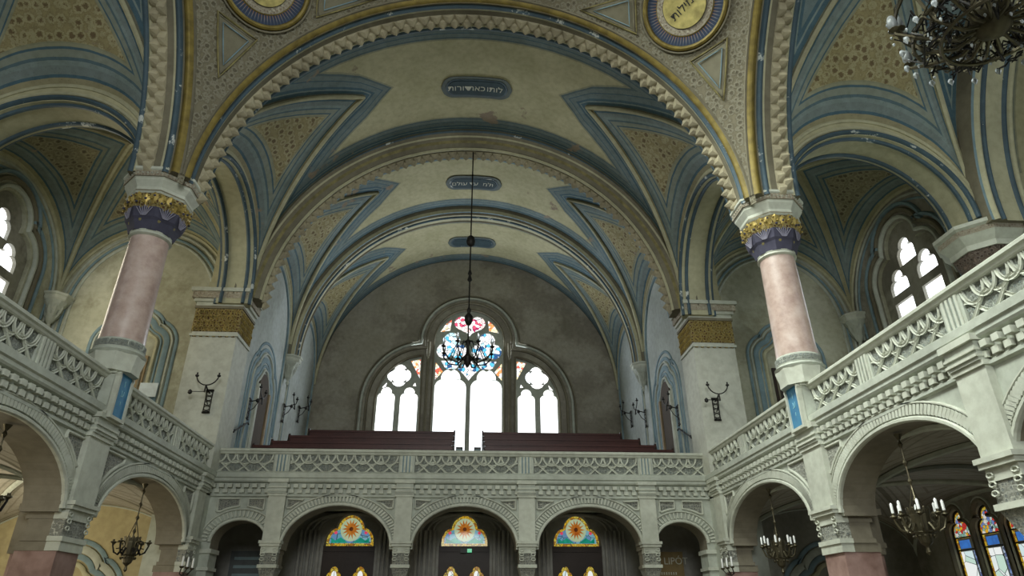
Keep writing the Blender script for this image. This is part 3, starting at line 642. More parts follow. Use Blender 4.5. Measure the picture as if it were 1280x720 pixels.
# ------------------------------------------------------------------ pendentives, drum and dome over the crossing
SR = sqrt(5.5**2 + 5.42**2); CZ = C1
def sph(x, y, z):                        # push a point onto the pendentive sphere
    v = Vector((x, y-CY, z-CZ)); v.normalize(); return Vector((0, CY, CZ)) + v*SR
MED = []
for sx, sy, nm in ((-1, 1, 'left'), (1, 1, 'right'), (-1, -1, 'rear_left'), (1, -1, 'rear_right')):
    mb = MB(); K = 22; rows = []
    for i in range(K+1):                 # heights from springing to the ring; azimuth between the two wall arches
        z = 5.42*sin(pi/2*i/K); rr = sqrt(max(SR*SR - z*z, 0)); ca = min(1.0, 5.5/rr); a0 = math.acos(ca)
        row = []
        for j in range(25):
            a = a0 + (pi/2 - 2*a0)*j/24; row.append(mb.vert((sx*rr*cos(a), CY + sy*rr*sin(a), CZ+z)))
        rows.append(row)
    for a, b in zip(rows, rows[1:]):
        for j in range(24): mb.face((a[j], a[j+1], b[j+1], b[j]), 'pend')
    struct(mb.build('ceiling_pendentive_' + nm, smooth=True))
    if sy < 0: continue
    # local frame at the centre of the medallion
    Cm = sph(sx*4.38, CY+4.58, CZ+4.40); Nn = (Vector((0, CY, CZ)) - Cm).normalized(); R = Vector((-Nn.y, Nn.x, 0)).normalized()
    if R.x < 0: R = -R
    U = Nn.cross(R).normalized()
    if U.z < 0: U = -U
    def onsph(a, b, h, Cm=Cm, R=R, U=U):
        P = Cm + R*a + U*b; v = (P-Vector((0, CY, CZ))).normalized(); return Vector((0, CY, CZ)) + v*(SR-h)
    med = thing('medallion', Cm, 'round gold medallion with Hebrew lettering in a rayed blue ring, vault corner at the %s' % nm, 'medallion', 'painted medallions on the vault corners')
    def ringm(r0, r1, h, m, name, n=56, uv=False):
        g = MB(); A = []; 
        for k in range(n):
            t = 2*pi*k/n; A.append((g.vert(onsph(r0*cos(t), r0*sin(t), h)), g.vert(onsph(r1*cos(t), r1*sin(t), h))))
        for k in range(n):
            a = A[k]; b = A[(k+1) % n]; g.face((a[0], b[0], b[1], a[1]), m, [(0, k/n*2*pi), (0, (k+1)/n*2*pi), (1, (k+1)/n*2*pi), (1, k/n*2*pi)])
        g.v = [tuple(x) for x in g.v]; return g.build(name, med)
    def ringt(r, w, m, name, n=64):
        g = MB(); g.tube([onsph(r*cos(2*pi*k/n), r*sin(2*pi*k/n), 0.05) for k in range(n)], w, m, 8, True); return g.build(name, med, smooth=True)
    ringm(0.0001, 0.47, 0.10, 'gold_disc', 'gold_disc'); ringt(0.485, 0.022, 'brown_stone', 'inner_ring'); ringm(0.49, 0.61, 0.07, 'abacus_band', 'beaded_ring'); ringt(0.62, 0.014, 'gold_roll', 'bead_edge')
    ringm(0.62, 0.84, 0.05, 'ray_ring', 'rayed_ring'); ringt(0.88, 0.055, 'gold_roll', 'outer_ring'); ringt(0.97, 0.02, 'brown_stone', 'outer_fillet')
    tm = text_mesh('\u05ea\u05d5\u05dc\u05d9\u05de\u05d2', 0.25)
    for v in tm.vertices:
        x, y, h = v.co; bx = x*0.80; an = -x*0.9
        P = onsph(x*cos(0.33) - y*sin(0.33) - 0.02, x*sin(0.33) + y*cos(0.33) - 0.03, 0.11+h); v.co = P - Cm
    tm.materials.clear(); tm.materials.append(M['letter_dark']); o = bpy.data.objects.new('hebrew_lettering', tm); COL.objects.link(o); o.parent = med
    # framed triangles either side of the medallion
    for tri in ([(4.6, 5.18, 3.40), (5.13, 4.61, 3.46), (5.13, 5.21, 2.48)], [(2.37, 5.36, 5.02), (3.37, 4.86, 4.96), (3.46, 5.33, 4.39)]):
        Q = [Vector((0, CY, CZ)) + Vector((sx*a, b, c)) for a, b, c in tri]; cen = (Q[0]+Q[1]+Q[2])/3
        def sp(P, h): v = (P-Vector((0, CY, CZ))).normalized(); return Vector((0, CY, CZ)) + v*(SR-h)
        g = MB()
        for sc, w, m in ((1.12, 0.022, 'gold_dull'), (0.98, 0.018, 'brown_stone'), (0.72, 0.014, 'blue_paint')):
            L = []
            for i in range(3):
                a = cen+(Q[i]-cen)*sc; b = cen+(Q[(i+1) % 3]-cen)*sc; L += [sp(a.lerp(b, t/4), 0.02 if sc > 0.8 else 0.05) for t in range(4)]
            g.tube(L, w, m, 5, True)
        i0 = len(g.v); g.v += [tuple(sp(cen+(P-cen)*0.98, 0.015)) for P in Q]; g.face((i0, i0+1, i0+2), 'pend_plain')
        struct(g.build('trim_pendentive_triangle'))
mb = MB(); mb.lathe([(5.5, C1+5.42), (5.2, C1+5.5), (5.2, 16.6)], 'cream', 64, (0, CY, 0), cap=False); struct(mb.build('wall_drum', smooth=True))
mb = MB(); mb.lathe([(5.2, 16.6)] + [(5.2*cos(t*pi/24), 16.6 + 2.3*sin(t*pi/24)) for t in range(1, 12)] + [(0.01, 18.9)], 'cream', 64, (0, CY, 0), cap=False); struct(mb.build('ceiling_dome', smooth=True))
mb = MB()
for k in range(8):
    a = pi/8 + k*pi/4; R = Vector((-sin(a), cos(a), 0)); O = Vector((5.12*cos(a), CY+5.12*sin(a), 0))
    f = (lambda O, R, a: lambda x, z, d: O + R*x + Vector((0, 0, z)) + Vector((-cos(a)*d, -sin(a)*d, 0)))(O, R, a)
    window(f, round_head(0, 13.7, 0.75, 15.3), [(round_head(0, 13.85, 0.62, 15.3), 'g_clear')], 0.06, 'stone')

# cartouches with Hebrew words along the vault crown
for (y, c, r, words, ln) in ((13.95, VC, VR, '\u05ea\u05d5\u05e8\u05d5\u05d3  \u05ea\u05d0\u05db  \u05d5\u05ea\u05d5\u05dc', 'first and largest'), (19.15, 7.85, 5.92, '\u05dd\u05dc\u05d5\u05e2  \u05d3\u05e2  \u05de\u05dc\u05d5', 'second'), (23.4, 7.88, 5.98, '', 'third and farthest')):
    f = (lambda y, c, r: lambda x, z, d: Vector((x, y + z, c + sqrt(r*r - x*x) - 0.02 - d)))(y, c, r)
    t = thing('cartouche', (0, y, c+r), 'dark blue oval cartouche on the vault crown, %s from the front' % ln, 'cartouche', 'oval cartouches along the vault crown')
    def strip(g, hx, hz, d0, m, n=28):   # curved plate with rounded ends, following the vault
        ring = []
        for i in range(n+1):
            a = -hx + 2*hx*i/n; e = max(0.0, (abs(a)-(hx-hz*0.9))/(hz*0.9)); w = hz*sqrt(max(0.0, 1-e*e)) if e > 0 else hz
            w = max(w, 0.02); ring.append([g.vert(f(a, -w, 0)), g.vert(f(a, -w, d0)), g.vert(f(a, w, d0)), g.vert(f(a, w, 0))])
        for p, q in zip(ring, ring[1:]):
            for k in range(3): g.face((p[k], p[k+1], q[k+1], q[k]), m)
    g = MB(); strip(g, 0.98, 0.40, 0.02, 'cart_edge'); g.build('border', t)
    g = MB(); strip(g, 0.86, 0.31, 0.035, 'blue_roll'); g.build('moulding', t)
    g = MB(); strip(g, 0.80, 0.26, 0.05, 'cart'); g.build('field', t)
    for wi, w in enumerate(words.split()): place_text('hebrew_word', w, 0.27, (lambda f, o: lambda x, z, d: f(x+o, -z, 0.056+d))(f, (wi-1)*0.50), 'letter', t)

# ------------------------------------------------------------------ gallery fronts: arcade, frieze, balustrade
def seg_arch(c, hw, zs, rise, n=28): return arc(c, zs, hw, 180, 0, n, rise)
def facade(nm, f, a0, a1, arches, pil, posts, pw):
    """f(a, z, d): a along the front, z up, d out towards the nave"""
    zb = 1.45
    outer = [(a0, zb)]
    for c, hw, zs, rise in arches: outer += [(c-hw, zb)] + seg_arch(c, hw, zs, rise) + [(c+hw, zb)]
    outer += [(a1, zb), (a1, 2.66), (a0, 2.66)]
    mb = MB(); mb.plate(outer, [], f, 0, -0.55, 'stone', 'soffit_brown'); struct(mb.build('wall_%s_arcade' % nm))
    # archivolts: plain inner roll, a ring of small blocks, outer fillet
    mb = MB()
    for c, hw, zs, rise in arches:
        moulding(mb, seg_arch(c, hw+0.035, zs, rise+0.035), f, 0.07, 0.06, 'stone_light')
        moulding(mb, seg_arch(c, hw+0.27, zs, rise+0.25, 28), f, 0.035, 0.05, 'stone_light')
        nb = int(hw*44)
        for k in range(nb):
            t = pi*(k+0.5)/nb; x0, z0 = c+(hw+0.09)*cos(t), zs+(rise+0.09)*sin(t); x1, z1 = c+(hw+0.235)*cos(t), zs+(rise+0.225)*sin(t)
            dx, dz = x1-x0, z1-z0; L = hypot(dx, dz); px, pz = -dz/L*0.017*max(1, hw), dx/L*0.017*max(1, hw)
            i = len(mb.v); q = [(x0-px, z0-pz), (x0+px, z0+pz), (x1+px, z1+pz), (x1-px, z1-pz)]
            mb.v += [tuple(f(x, z, 0.0)) for x, z in q] + [tuple(f(x, z, 0.045)) for x, z in q]
            for qf in ((4,5,6,7),(0,1,5,4),(1,2,6,5),(2,3,7,6),(3,0,4,7)): mb.face([i+w for w in qf], 'stone_light')
    struct(mb.build('trim_archivolt', smooth=False))
    # spandrel panels: ornament in a moulded triangular frame
    edges = [a0] + [p for p in pil] + [a1]
    mb = MB()
    for c, hw, zs, rise in arches:
        for q in (-1, 1):
            lim = [p - pw if q > 0 else p + pw for p in edges if (p - c)*q > 0]
            lim = (min(lim) if q > 0 else max(lim)) if lim else c + q*(hw+0.3)
            side = lim - q*0.05; top = 2.55; P = []
            for k in range(13):
                t = radians(4 + 80*k/12); x = c + q*(hw+0.34)*cos(t); z = zs + (rise+0.32)*sin(t)
                if z < top - 0.02 and (side - x)*q > 0.02: P.append((x, z))
            if len(P) < 3: continue
            if P[0][1] < 1.6: P = [p for p in P if p[1] >= 1.6]
            tri = [(side, P[0][1]), *P, (P[-1][0], top), (side, top)] if abs(P[-1][1]-top) > 0.03 else [(side, P[0][1]), *P, (side, top)]
            mb.poly(tri, f, 0.006, 'relief'); cl = tri + [tri[0]]
            moulding(mb, cl, f, 0.05, 0.045, 'stone_light')
    struct(mb.build('trim_spandrels'))
    # frieze of staggered blocks, fascia and cornice
    mb = MB(); prof = [(0, 2.58), (0.05, 2.60), (0.05, 2.64), (0.02, 2.66), (0.02, 2.90), (0.10, 2.92), (0.12, 2.95), (0.12, 3.00), (0.15, 3.02), (0.15, 3.12), (0.10, 3.15), (0.06, 3.17), (0.0, 3.17)]
    path = [(f(a, 0, 0), f(a0, 0, 1)-f(a0, 0, 0), Vector((0, 0, 1))) for a in (a0, a1)]; mb.sweep(path, prof, 'stone')
    struct(mb.build('trim_cornice'))
    mb = MB(); st = 0.19; n = int((a1-a0)/st)
    for k in range(n):
        for tier in range(2):
            a = a0 + st*(k + 0.25 + 0.5*tier); z = 2.675 + 0.115*(1-tier); mb.mbox(lambda x, y, zz: f(x, zz, y), (a, 0.02, z), (a+0.105, 0.08+0.04*(1-tier), z+0.08), 'stone_light')
    mb.v = [tuple(x) for x in mb.v]; struct(mb.build('trim_frieze_blocks'))
def balustrade(nm, f, a0, a1, posts, label, gaps=()):
    mid = f((a0+a1)/2, GF, -0.1); t = thing('gallery_balustrade', mid, label, 'balustrade')
    g = MB(); path = [(f(a, 0, 0), f(a0, 0, 1)-f(a0, 0, 0), Vector((0, 0, 1))) for a in (a0, a1)]
    g.sweep(path, [(-0.2, 3.58), (0.03, 3.58), (0.05, 3.60), (0.06, 3.63), (0.09, 3.65), (0.09, 3.69), (0.06, 3.715), (-0.22, 3.715), (-0.2, 3.58)], 'stone_light'); g.build('top_rail', t)
    g = MB(); g.sweep(path, [(-0.14, 3.15), (-0.02, 3.15), (-0.02, 3.60), (-0.14, 3.60), (-0.14, 3.15)], 'relief_panel'); g.build('back_panel', t)
    for p in posts:
        g = MB(); fm = lambda x, y, zz: f(x, zz, y); g.mbox(fm, (p-0.19, -0.02, 3.16), (p+0.19, 0.02, 3.585), 'stone')
        for k in range(4): g.mbox(fm, (p-0.135+0.08*k-0.012, 0.02, 3.18), (p-0.135+0.08*k+0.03, 0.045, 3.575), 'stone_light')
        for k in range(3): g.mbox(fm, (p-0.10+0.08*k-0.004, 0.02, 3.18), (p-0.10+0.08*k+0.022, 0.026, 3.575), 'blue_paint')
        g.build('fluted_post', t)
    ed = sorted([a0] + list(posts) + [a1] + [x for gq in gaps for x in gq]); zlo, zhi = 3.165, 3.58; H = zhi-zlo
    for e0, e1 in zip(ed, ed[1:]):
        if any(abs(e0-g0) < 1e-6 and abs(e1-g1) < 1e-6 for g0, g1 in gaps): continue
        b0 = e0 + (0.2 if e0 in posts else 0.04); b1 = e1 - (0.2 if e1 in posts else 0.04); n = max(2, round((b1-b0)/0.42)); m = (b1-b0)/n
        g = MB(); g.mbox(lambda x, y, zz: f(x, zz, y), (b0, -0.02, zlo), (b1, -0.012, zhi), 'relief_panel')
        def ribbon(pts, w=0.042, d=0.03, lift=0.0):
            pts = [p for p in pts if b0-0.005 <= p[0] <= b1+0.005]
            if len(pts) > 1: g.sweep(path2(pts, f, -0.012+lift), [(-w/2, 0), (-w/2, d), (-w*0.15, d*0.55), (w*0.15, d*0.55), (w/2, d), (w/2, 0)], 'stone_light')
        for k in range(n):
            x = b0 + m*k; xc = x + m/2
            ribbon([(x+m*t/8, zlo + H*0.62*(0.5-0.5*cos(pi*t/8))) for t in range(9)]); ribbon([(x+m*t/8, zlo + H*0.62*(0.5+0.5*cos(pi*t/8))) for t in range(9)], lift=0.008)
            ribbon([(x + m/2 + m*0.46*cos(radians(a)), zhi - H*0.55*sin(radians(a))) for a in range(0, 181, 18)], lift=0.004)
            ribbon([(x + m*0.46*cos(radians(a)), zhi - H*0.5*sin(radians(a))) for a in range(0, 181, 18)], lift=0.012)
            ribbon([(xc + m*0.2*cos(radians(a)), zlo + H*0.3*sin(radians(a))) for a in range(0, 181, 30)], 0.022, 0.02)
        g.v = [tuple(x) for x in g.v]; g.build('interlaced_relief', t)
    return t
fback = lambda a, z, d: Vector((a, 16.4 - d, z))
fL = lambda a, z, d: Vector((-6.0 + d, a, z)); fR = lambda a, z, d: Vector((6.0 - d, a, z))
ZS, RI = 1.5, 0.90
facade('back', fback, -6.0, 6.0, [(-5.15, 0.60, ZS+0.1, 0.46), (-2.95, 1.22, ZS, RI), (0, 1.2, ZS, RI), (2.95, 1.22, ZS, RI), (5.15, 0.60, ZS+0.1, 0.46)], [-4.43, -1.45, 1.45, 4.43], [], 0.21)
SA = [(1.15, 1.8, ZS, 0.92), (5.1, 1.75, ZS, 0.92), (8.95, 1.66, ZS, 0.92), (13.5, 1.88, ZS, 0.92)]
for nm, f in (('left', fL), ('right', fR)): facade(nm, f, -1.0, 16.4, SA, [3.15, 7.05, 11.03, 15.75], [], 0.25)
balustrade('back', fback, -6.0, 6.0, [-4.43, -1.45, 1.45, 4.43], 'pale carved balustrade of the gallery below the big window')
for nm, f in (('left', fL), ('right', fR)): balustrade(nm, f, -1.0, 16.4, [3.15, 5.1, 7.1, 9.15, 14.0], 'carved interlaced balustrade of the gallery along the %s side' % nm, gaps=((10.79, 11.29),))

# pilasters with bracket capitals over slim columns
def pilaster(f, p, hw, label, col='stone', grp=None, big=False, proud=0.10):
    base = f(p, FLOOR, -0.2); t = thing('arcade_pilaster', base, label, 'pilaster', grp); fm = lambda x, y, zz: f(x, zz, y)
    g = MB(); g.mbox(fm, (p-hw, -0.1, 1.62), (p+hw, proud, 2.60), 'stone_light'); g.mbox(fm, (p-hw-0.03, -0.1, 2.60), (p+hw+0.03, proud+0.03, 2.66), 'stone_light'); g.mbox(fm, (p-hw-0.01, -0.1, 2.66), (p+hw+0.012, proud+0.055, 2.90), 'stone'); g.mbox(fm, (p-hw-0.04, -0.1, 2.90), (p+hw+0.04, proud+0.10, 2.98), 'stone_light')
    for z in (2.70, 2.78): g.mbox(fm, (p-hw-0.02, 0, z), (p+hw+0.02, proud+0.08, z+0.03), 'stone_light')
    g.build('pilaster_strip', t)
    g = MB(); k = 0.06
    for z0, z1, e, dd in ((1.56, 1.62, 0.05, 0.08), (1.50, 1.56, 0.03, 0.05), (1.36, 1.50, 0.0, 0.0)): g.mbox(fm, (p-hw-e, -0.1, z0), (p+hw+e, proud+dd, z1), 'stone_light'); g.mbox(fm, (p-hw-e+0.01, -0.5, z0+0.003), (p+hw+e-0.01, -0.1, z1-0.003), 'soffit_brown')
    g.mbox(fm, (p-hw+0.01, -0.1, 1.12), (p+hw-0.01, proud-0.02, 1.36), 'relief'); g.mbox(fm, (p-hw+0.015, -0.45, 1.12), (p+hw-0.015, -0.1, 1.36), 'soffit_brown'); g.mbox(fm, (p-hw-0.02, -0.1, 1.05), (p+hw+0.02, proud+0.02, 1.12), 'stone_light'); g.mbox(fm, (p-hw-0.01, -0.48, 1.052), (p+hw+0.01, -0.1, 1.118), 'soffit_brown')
    if not big:
        i = len(g.v); top = [(p-hw, -0.45), (p+hw, -0.45), (p+hw, proud-0.02), (p-hw, proud-0.02)]; bot = [(p-0.12, -0.3), (p+0.12, -0.3), (p+0.12, 0.0), (p-0.12, 0.0)]
        g.v += [tuple(f(a, 1.05, d)) for a, d in top] + [tuple(f(a, 0.78, d)) for a, d in bot]
        for qf in ((0,1,5,4),(1,2,6,5),(2,3,7,6),(3,0,4,7),(4,5,6,7)): g.face([i+w for w in qf], 'relief')
        cc = f(p, 0, -0.15); g.lathe([(0.17, 0.72), (0.20, 0.76), (0.17, 0.80)], 'stone_light', 16, (cc.x, cc.y, 0))
    for q in (-1, 1): # volute scrolls
        for s2 in range(3):
            c0 = f(p + q*(hw-0.06), 1.43 - s2*0.10, proud - 0.0 + 0.01)
            g.tube([c0 + (f(p+0.05*cos(a*0.8), 0, 0)-f(p, 0, 0)) + Vector((0, 0, 0.03*sin(a*0.8))) for a in range(9)], 0.012, 'stone_light', 5)
    g.v = [tuple(x) for x in g.v]; g.build('capital', t)
    g = MB()
    if big:
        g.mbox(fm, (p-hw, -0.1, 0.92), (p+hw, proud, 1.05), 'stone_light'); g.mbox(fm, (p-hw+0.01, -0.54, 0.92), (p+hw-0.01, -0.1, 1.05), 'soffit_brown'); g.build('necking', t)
        g = MB(); g.mbox(fm, (p-hw+0.02, -0.52, FLOOR), (p+hw-0.02, proud-0.03, 0.92), 'red_marble'); g.v = [tuple(x) for x in g.v]; g.build('shaft', t)
    else:
        cc = f(p, 0, -0.15); g.lathe([(0.22, FLOOR), (0.22, FLOOR+0.2), (0.16, FLOOR+0.26), (0.14, FLOOR+0.3), (0.135, 0.72)], 'stone_blue', 18, (cc.x, cc.y, 0)); g.build('column_shaft', t, smooth=True)
    return t
nmz = ['leftmost', 'second from the left', 'third from the left', 'rightmost']
for i, p in enumerate((-4.40, -1.45, 1.45, 4.38)): pilaster(fback, p, 0.195, 'pale pilaster on a slim column in the back arcade, %s of four' % nmz[i], grp='pilasters of the back arcade')
for nm, f in (('left', fL), ('right', fR)):
    for p, w, bg, pos in ((7.05, 0.25, False, 'nearest the camera'), (11.03, 0.33, True, 'below the pink column'), (15.75, 0.22, True, 'in the far corner')):
        pilaster(f, p, w, 'pale pilaster of the %s arcade, %s' % (nm, pos), grp='pilasters of the %s arcade' % nm, big=bg)
mb = MB()                                # half piers at both ends of the back arcade
for s in (-1, 1):
    a, b = sorted((s*5.74, s*5.95)); mb.box((a, 16.42, FLOOR), (b, 16.93, 1.40), 'stone'); a, b = sorted((s*5.70, s*5.96)); mb.box((a, 16.37, 1.36), (b, 16.94, 1.452), 'stone_light'); mb.box((a, 16.375, 1.0), (b, 16.945, 1.07), 'stone_light')
struct(mb.build('wall_end_half_piers'))
mb = MB()                                # inner piers behind the side arcades, carrying the aisle vaults
for s in (-1, 1):
    for p in (7.05, 11.3):
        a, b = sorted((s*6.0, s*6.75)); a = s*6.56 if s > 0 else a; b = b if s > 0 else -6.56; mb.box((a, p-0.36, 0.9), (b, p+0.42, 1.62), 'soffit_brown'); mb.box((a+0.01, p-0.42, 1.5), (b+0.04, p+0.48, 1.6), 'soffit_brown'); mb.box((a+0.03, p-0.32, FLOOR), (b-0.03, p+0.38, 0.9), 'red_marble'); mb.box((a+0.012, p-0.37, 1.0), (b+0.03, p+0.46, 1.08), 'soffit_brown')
struct(mb.build('wall_aisle_piers'))

# ------------------------------------------------------------------ lobby under the back gallery with three glazed doors
YL = 19.0; fl = lambda a, z, d: Vector((a, YL - d, z)); DX = (-3.05, 0.0, 3.05)
def trans(cx, k=0.0): # cusped fanlight outline
    w = 0.62+k; return [(cx-w, 1.76-k)] + arc(cx-0.33, 1.86, 0.29+k, 180, 105, 6, 0.36+k) + arc(cx, 2.14, 0.36+k, 172, 8, 14, 0.40+k) + arc(cx+0.33, 1.86, 0.29+k, 75, 0, 6, 0.36+k) + [(cx+w, 1.76-k)]
def dooropen(cx): return [(cx-0.68, FLOOR+0.01), (cx-0.68, 1.76), *trans(cx, 0.04)[1:-1], (cx+0.68, 1.76), (cx+0.68, FLOOR+0.01)]
mb = MB(); mb.plate([(-7.0, FLOOR), (7.0, FLOOR), (7.0, GF-0.2), (-7.0, GF-0.2)], [dooropen(c) for c in DX], fl, 0, -0.3, 'dark_wall'); struct(mb.build('wall_lobby_back'))
mb = MB(); mb.box((-7.3, 16.9, FLOOR), (-6.9, 19.3, GF), 'dark_wall'); mb.box((6.9, 16.9, FLOOR), (7.3, 19.3, GF), 'dark_wall'); struct(mb.build('wall_lobby_sides'))
mb = MB()
for c in DX:                             # clustered shafts either side of each door
    for q in (-1, 1):
        for k, (o, r) in enumerate(((0.80, 0.05), (0.92, 0.035), (1.04, 0.05), (1.17, 0.03), (1.27, 0.045))): mb.tube([(c+q*o, YL-0.04-0.02*k, FLOOR), (c+q*o, YL-0.04-0.02*k, 2.15)], r, 'dark_wall', 8)
    for k, rr in enumerate((0.86, 1.0, 1.16)): mb.tube([Vector((c+x, YL-0.05-0.02*k, 2.15+z)) for x, z in arc(0, 0, rr-0.02, 180, 0, 20, 0.42)], 0.035, 'dark_wall', 6)
struct(mb.build('trim_door_shafts', smooth=True))
for i, c in enumerate(DX):
    wh = ('left', 'middle', 'right')[i]
    d = thing('glazed_door', (c, YL+0.1, FLOOR), 'dark double door under a sunburst stained glass fanlight, %s of the three' % wh, 'door', 'glazed doors in the lobby wall')
    g = MB(); g.plate([(c-0.68, 1.62), (c+0.68, 1.62), (c+0.68, 1.76), (c-0.68, 1.76)], [], fl, -0.02, -0.14, 'wood_dark'); g.build('transom_rail', d)
    for q in (-1, 1):
        x0, x1 = sorted((c+q*0.0, c+q*0.68)); xm = (x0+x1)/2+q*0.0; li = [(xm-0.19, -0.7), (xm-0.19, 0.98)] + arc(xm-0.10, 1.0, 0.09, 180, 100, 4, 0.12) + arc(xm, 1.12, 0.11, 180, 0, 8, 0.14) + arc(xm+0.10, 1.0, 0.09, 80, 0, 4, 0.12) + [(xm+0.19, 0.98), (xm+0.19, -0.7)]
        inn = [(xm+(x-xm)*0.66, 0.2+(z-0.2)*0.90) for x, z in li]
        g = MB(); g.plate([(x0, FLOOR+0.02), (x1, FLOOR+0.02), (x1, 1.62), (x0, 1.62)], [li], fl, -0.05, -0.12, 'wood_dark'); lf = g.build('door_leaf', d)
        g = MB(); g.plate(li, [inn], fl, -0.07, -0.075, 'g_yellow'); o = g.build('amber_glass_border', lf)
        g = MB(); g.poly(inn, fl, -0.08, 'g_frost'); g.build('glass_light', lf)
    g = MB(); g.plate(trans(c), [trans(c, -0.07)], fl, -0.05, -0.06, 'g_yellow'); tr = g.build('fanlight', d)
    g = MB(); g.poly(trans(c, -0.07), fl, -0.062, 'g_sky'); g.build('blue_ground', tr)
    g = MB()
    for q in (-1, 1): g.poly([(c+q*0.06, 1.84), (c+q*0.5, 1.84), (c+q*0.50, 1.98), (c+q*0.40, 1.90), (c+q*0.26, 1.98), (c+q*0.14, 1.90)][::q], fl, -0.058, 'g_green')
    g.build('green_leaves', tr)
    g = MB()
    for q in (-1, 1): g.poly([(c+q*0.40+0.045*cos(t*pi/4), 2.10+0.045*sin(t*pi/4)) for t in range(8)], fl, -0.057, 'g_rose')
    g.build('red_flowers', tr)
    g = MB(); cz = 2.19; g.poly([(c+0.285*cos(t*pi/14), cz+0.31*sin(t*pi/14)) for t in range(28)], fl, -0.055, 'g_cream'); g.build('pale_disc', tr)
    g = MB(); g.poly([(c+(0.25 if t % 2 == 0 else 0.125)*cos(t*pi/14), cz+(0.265 if t % 2 == 0 else 0.135)*sin(t*pi/14)) for t in range(28)], fl, -0.05, 'g_sun'); g.build('sun', tr)
    g = MB(); g.poly([(c+0.055*cos(t*pi/5), cz+0.055*sin(t*pi/5)) for t in range(10)], fl, -0.045, 'g_dark'); g.build('sun_eye', tr)
t = thing('exit_light', (0.2, YL, 1.6), 'small green lit exit sign over the middle door', 'sign'); g = MB(); g.plate([(0.08, 1.60), (0.20, 1.60), (0.20, 1.69), (0.08, 1.69)], [], fl, 0.05, 0, 'g_exit'); g.build('lit_face', t)
g = MB(); g.plate([(-0.10, 1.59), (0.07, 1.59), (0.07, 1.70), (-0.10, 1.70)], [], fl, 0.05, 0, 'sign_grey'); g.build('housing', t)
# memorial boards in the end bays
for s in (-1, 1):
    x0, x1 = (4.85, 5.92) if s > 0 else (-6.05, -4.95); m = 'sign' if s > 0 else 'sign_grey'
    t = thing('memorial_board', ((x0+x1)/2, YL-0.08, -0.6), ('brown board reading LÖW LIPÓT seen through the right end arch' if s > 0 else 'dark grey board with pale lines seen through the left end arch'), 'sign')
    g = MB(); g.plate([(x0, -0.6), (x1, -0.6), (x1, 1.62), (x0, 1.62)], [], fl, 0.08, 0, m); g.build('board', t)
    if s > 0:
        ff = lambda x, z, d: fl((x0+x1)/2 + x, z, 0.085+d)
        for z, sz, w in ((1.38, 0.25, 'L\u00d6W LIP\u00d3T'), (1.08, 0.10, 'F\u00d5RABBI'), (0.86, 0.09, '1850 - 1911')):
            if sz > 0.2: place_text('lettering', w, sz, lambda x, y, e, z=z: ff(x, z+y, e), 'letter', t)
            else:
                for k in range(11):
                    g = MB(); g.mbox(lambda x, y, zz: ff(x, zz, y), (-0.36+k*0.065, 0, z-0.035), (-0.36+k*0.065+0.03, 0.004, z+0.03), 'letter'); g.build('small_letter', t)
    else:
        g = MB()
        for z in (1.45, 1.25, 1.05): g.mbox(lambda x, y, zz: fl(x, zz, 0.08+y), (x0+0.1, 0, z-0.04), (x1-0.12, 0.004, z+0.03), 'stone_blue')
        g.v = [tuple(v) for v in g.v]; g.build('text_line', t)
mb = MB(); mb.box((-7, YL, GF-0.25), (7, 25.0, GF-0.22), 'stone')
struct(mb.build('ceiling_vestibule'))
mb = MB(); mb.box((-7.2, YL+0.5, FLOOR), (7.2, YL+0.7, GF), 'outer'); struct(mb.build('wall_vestibule'))

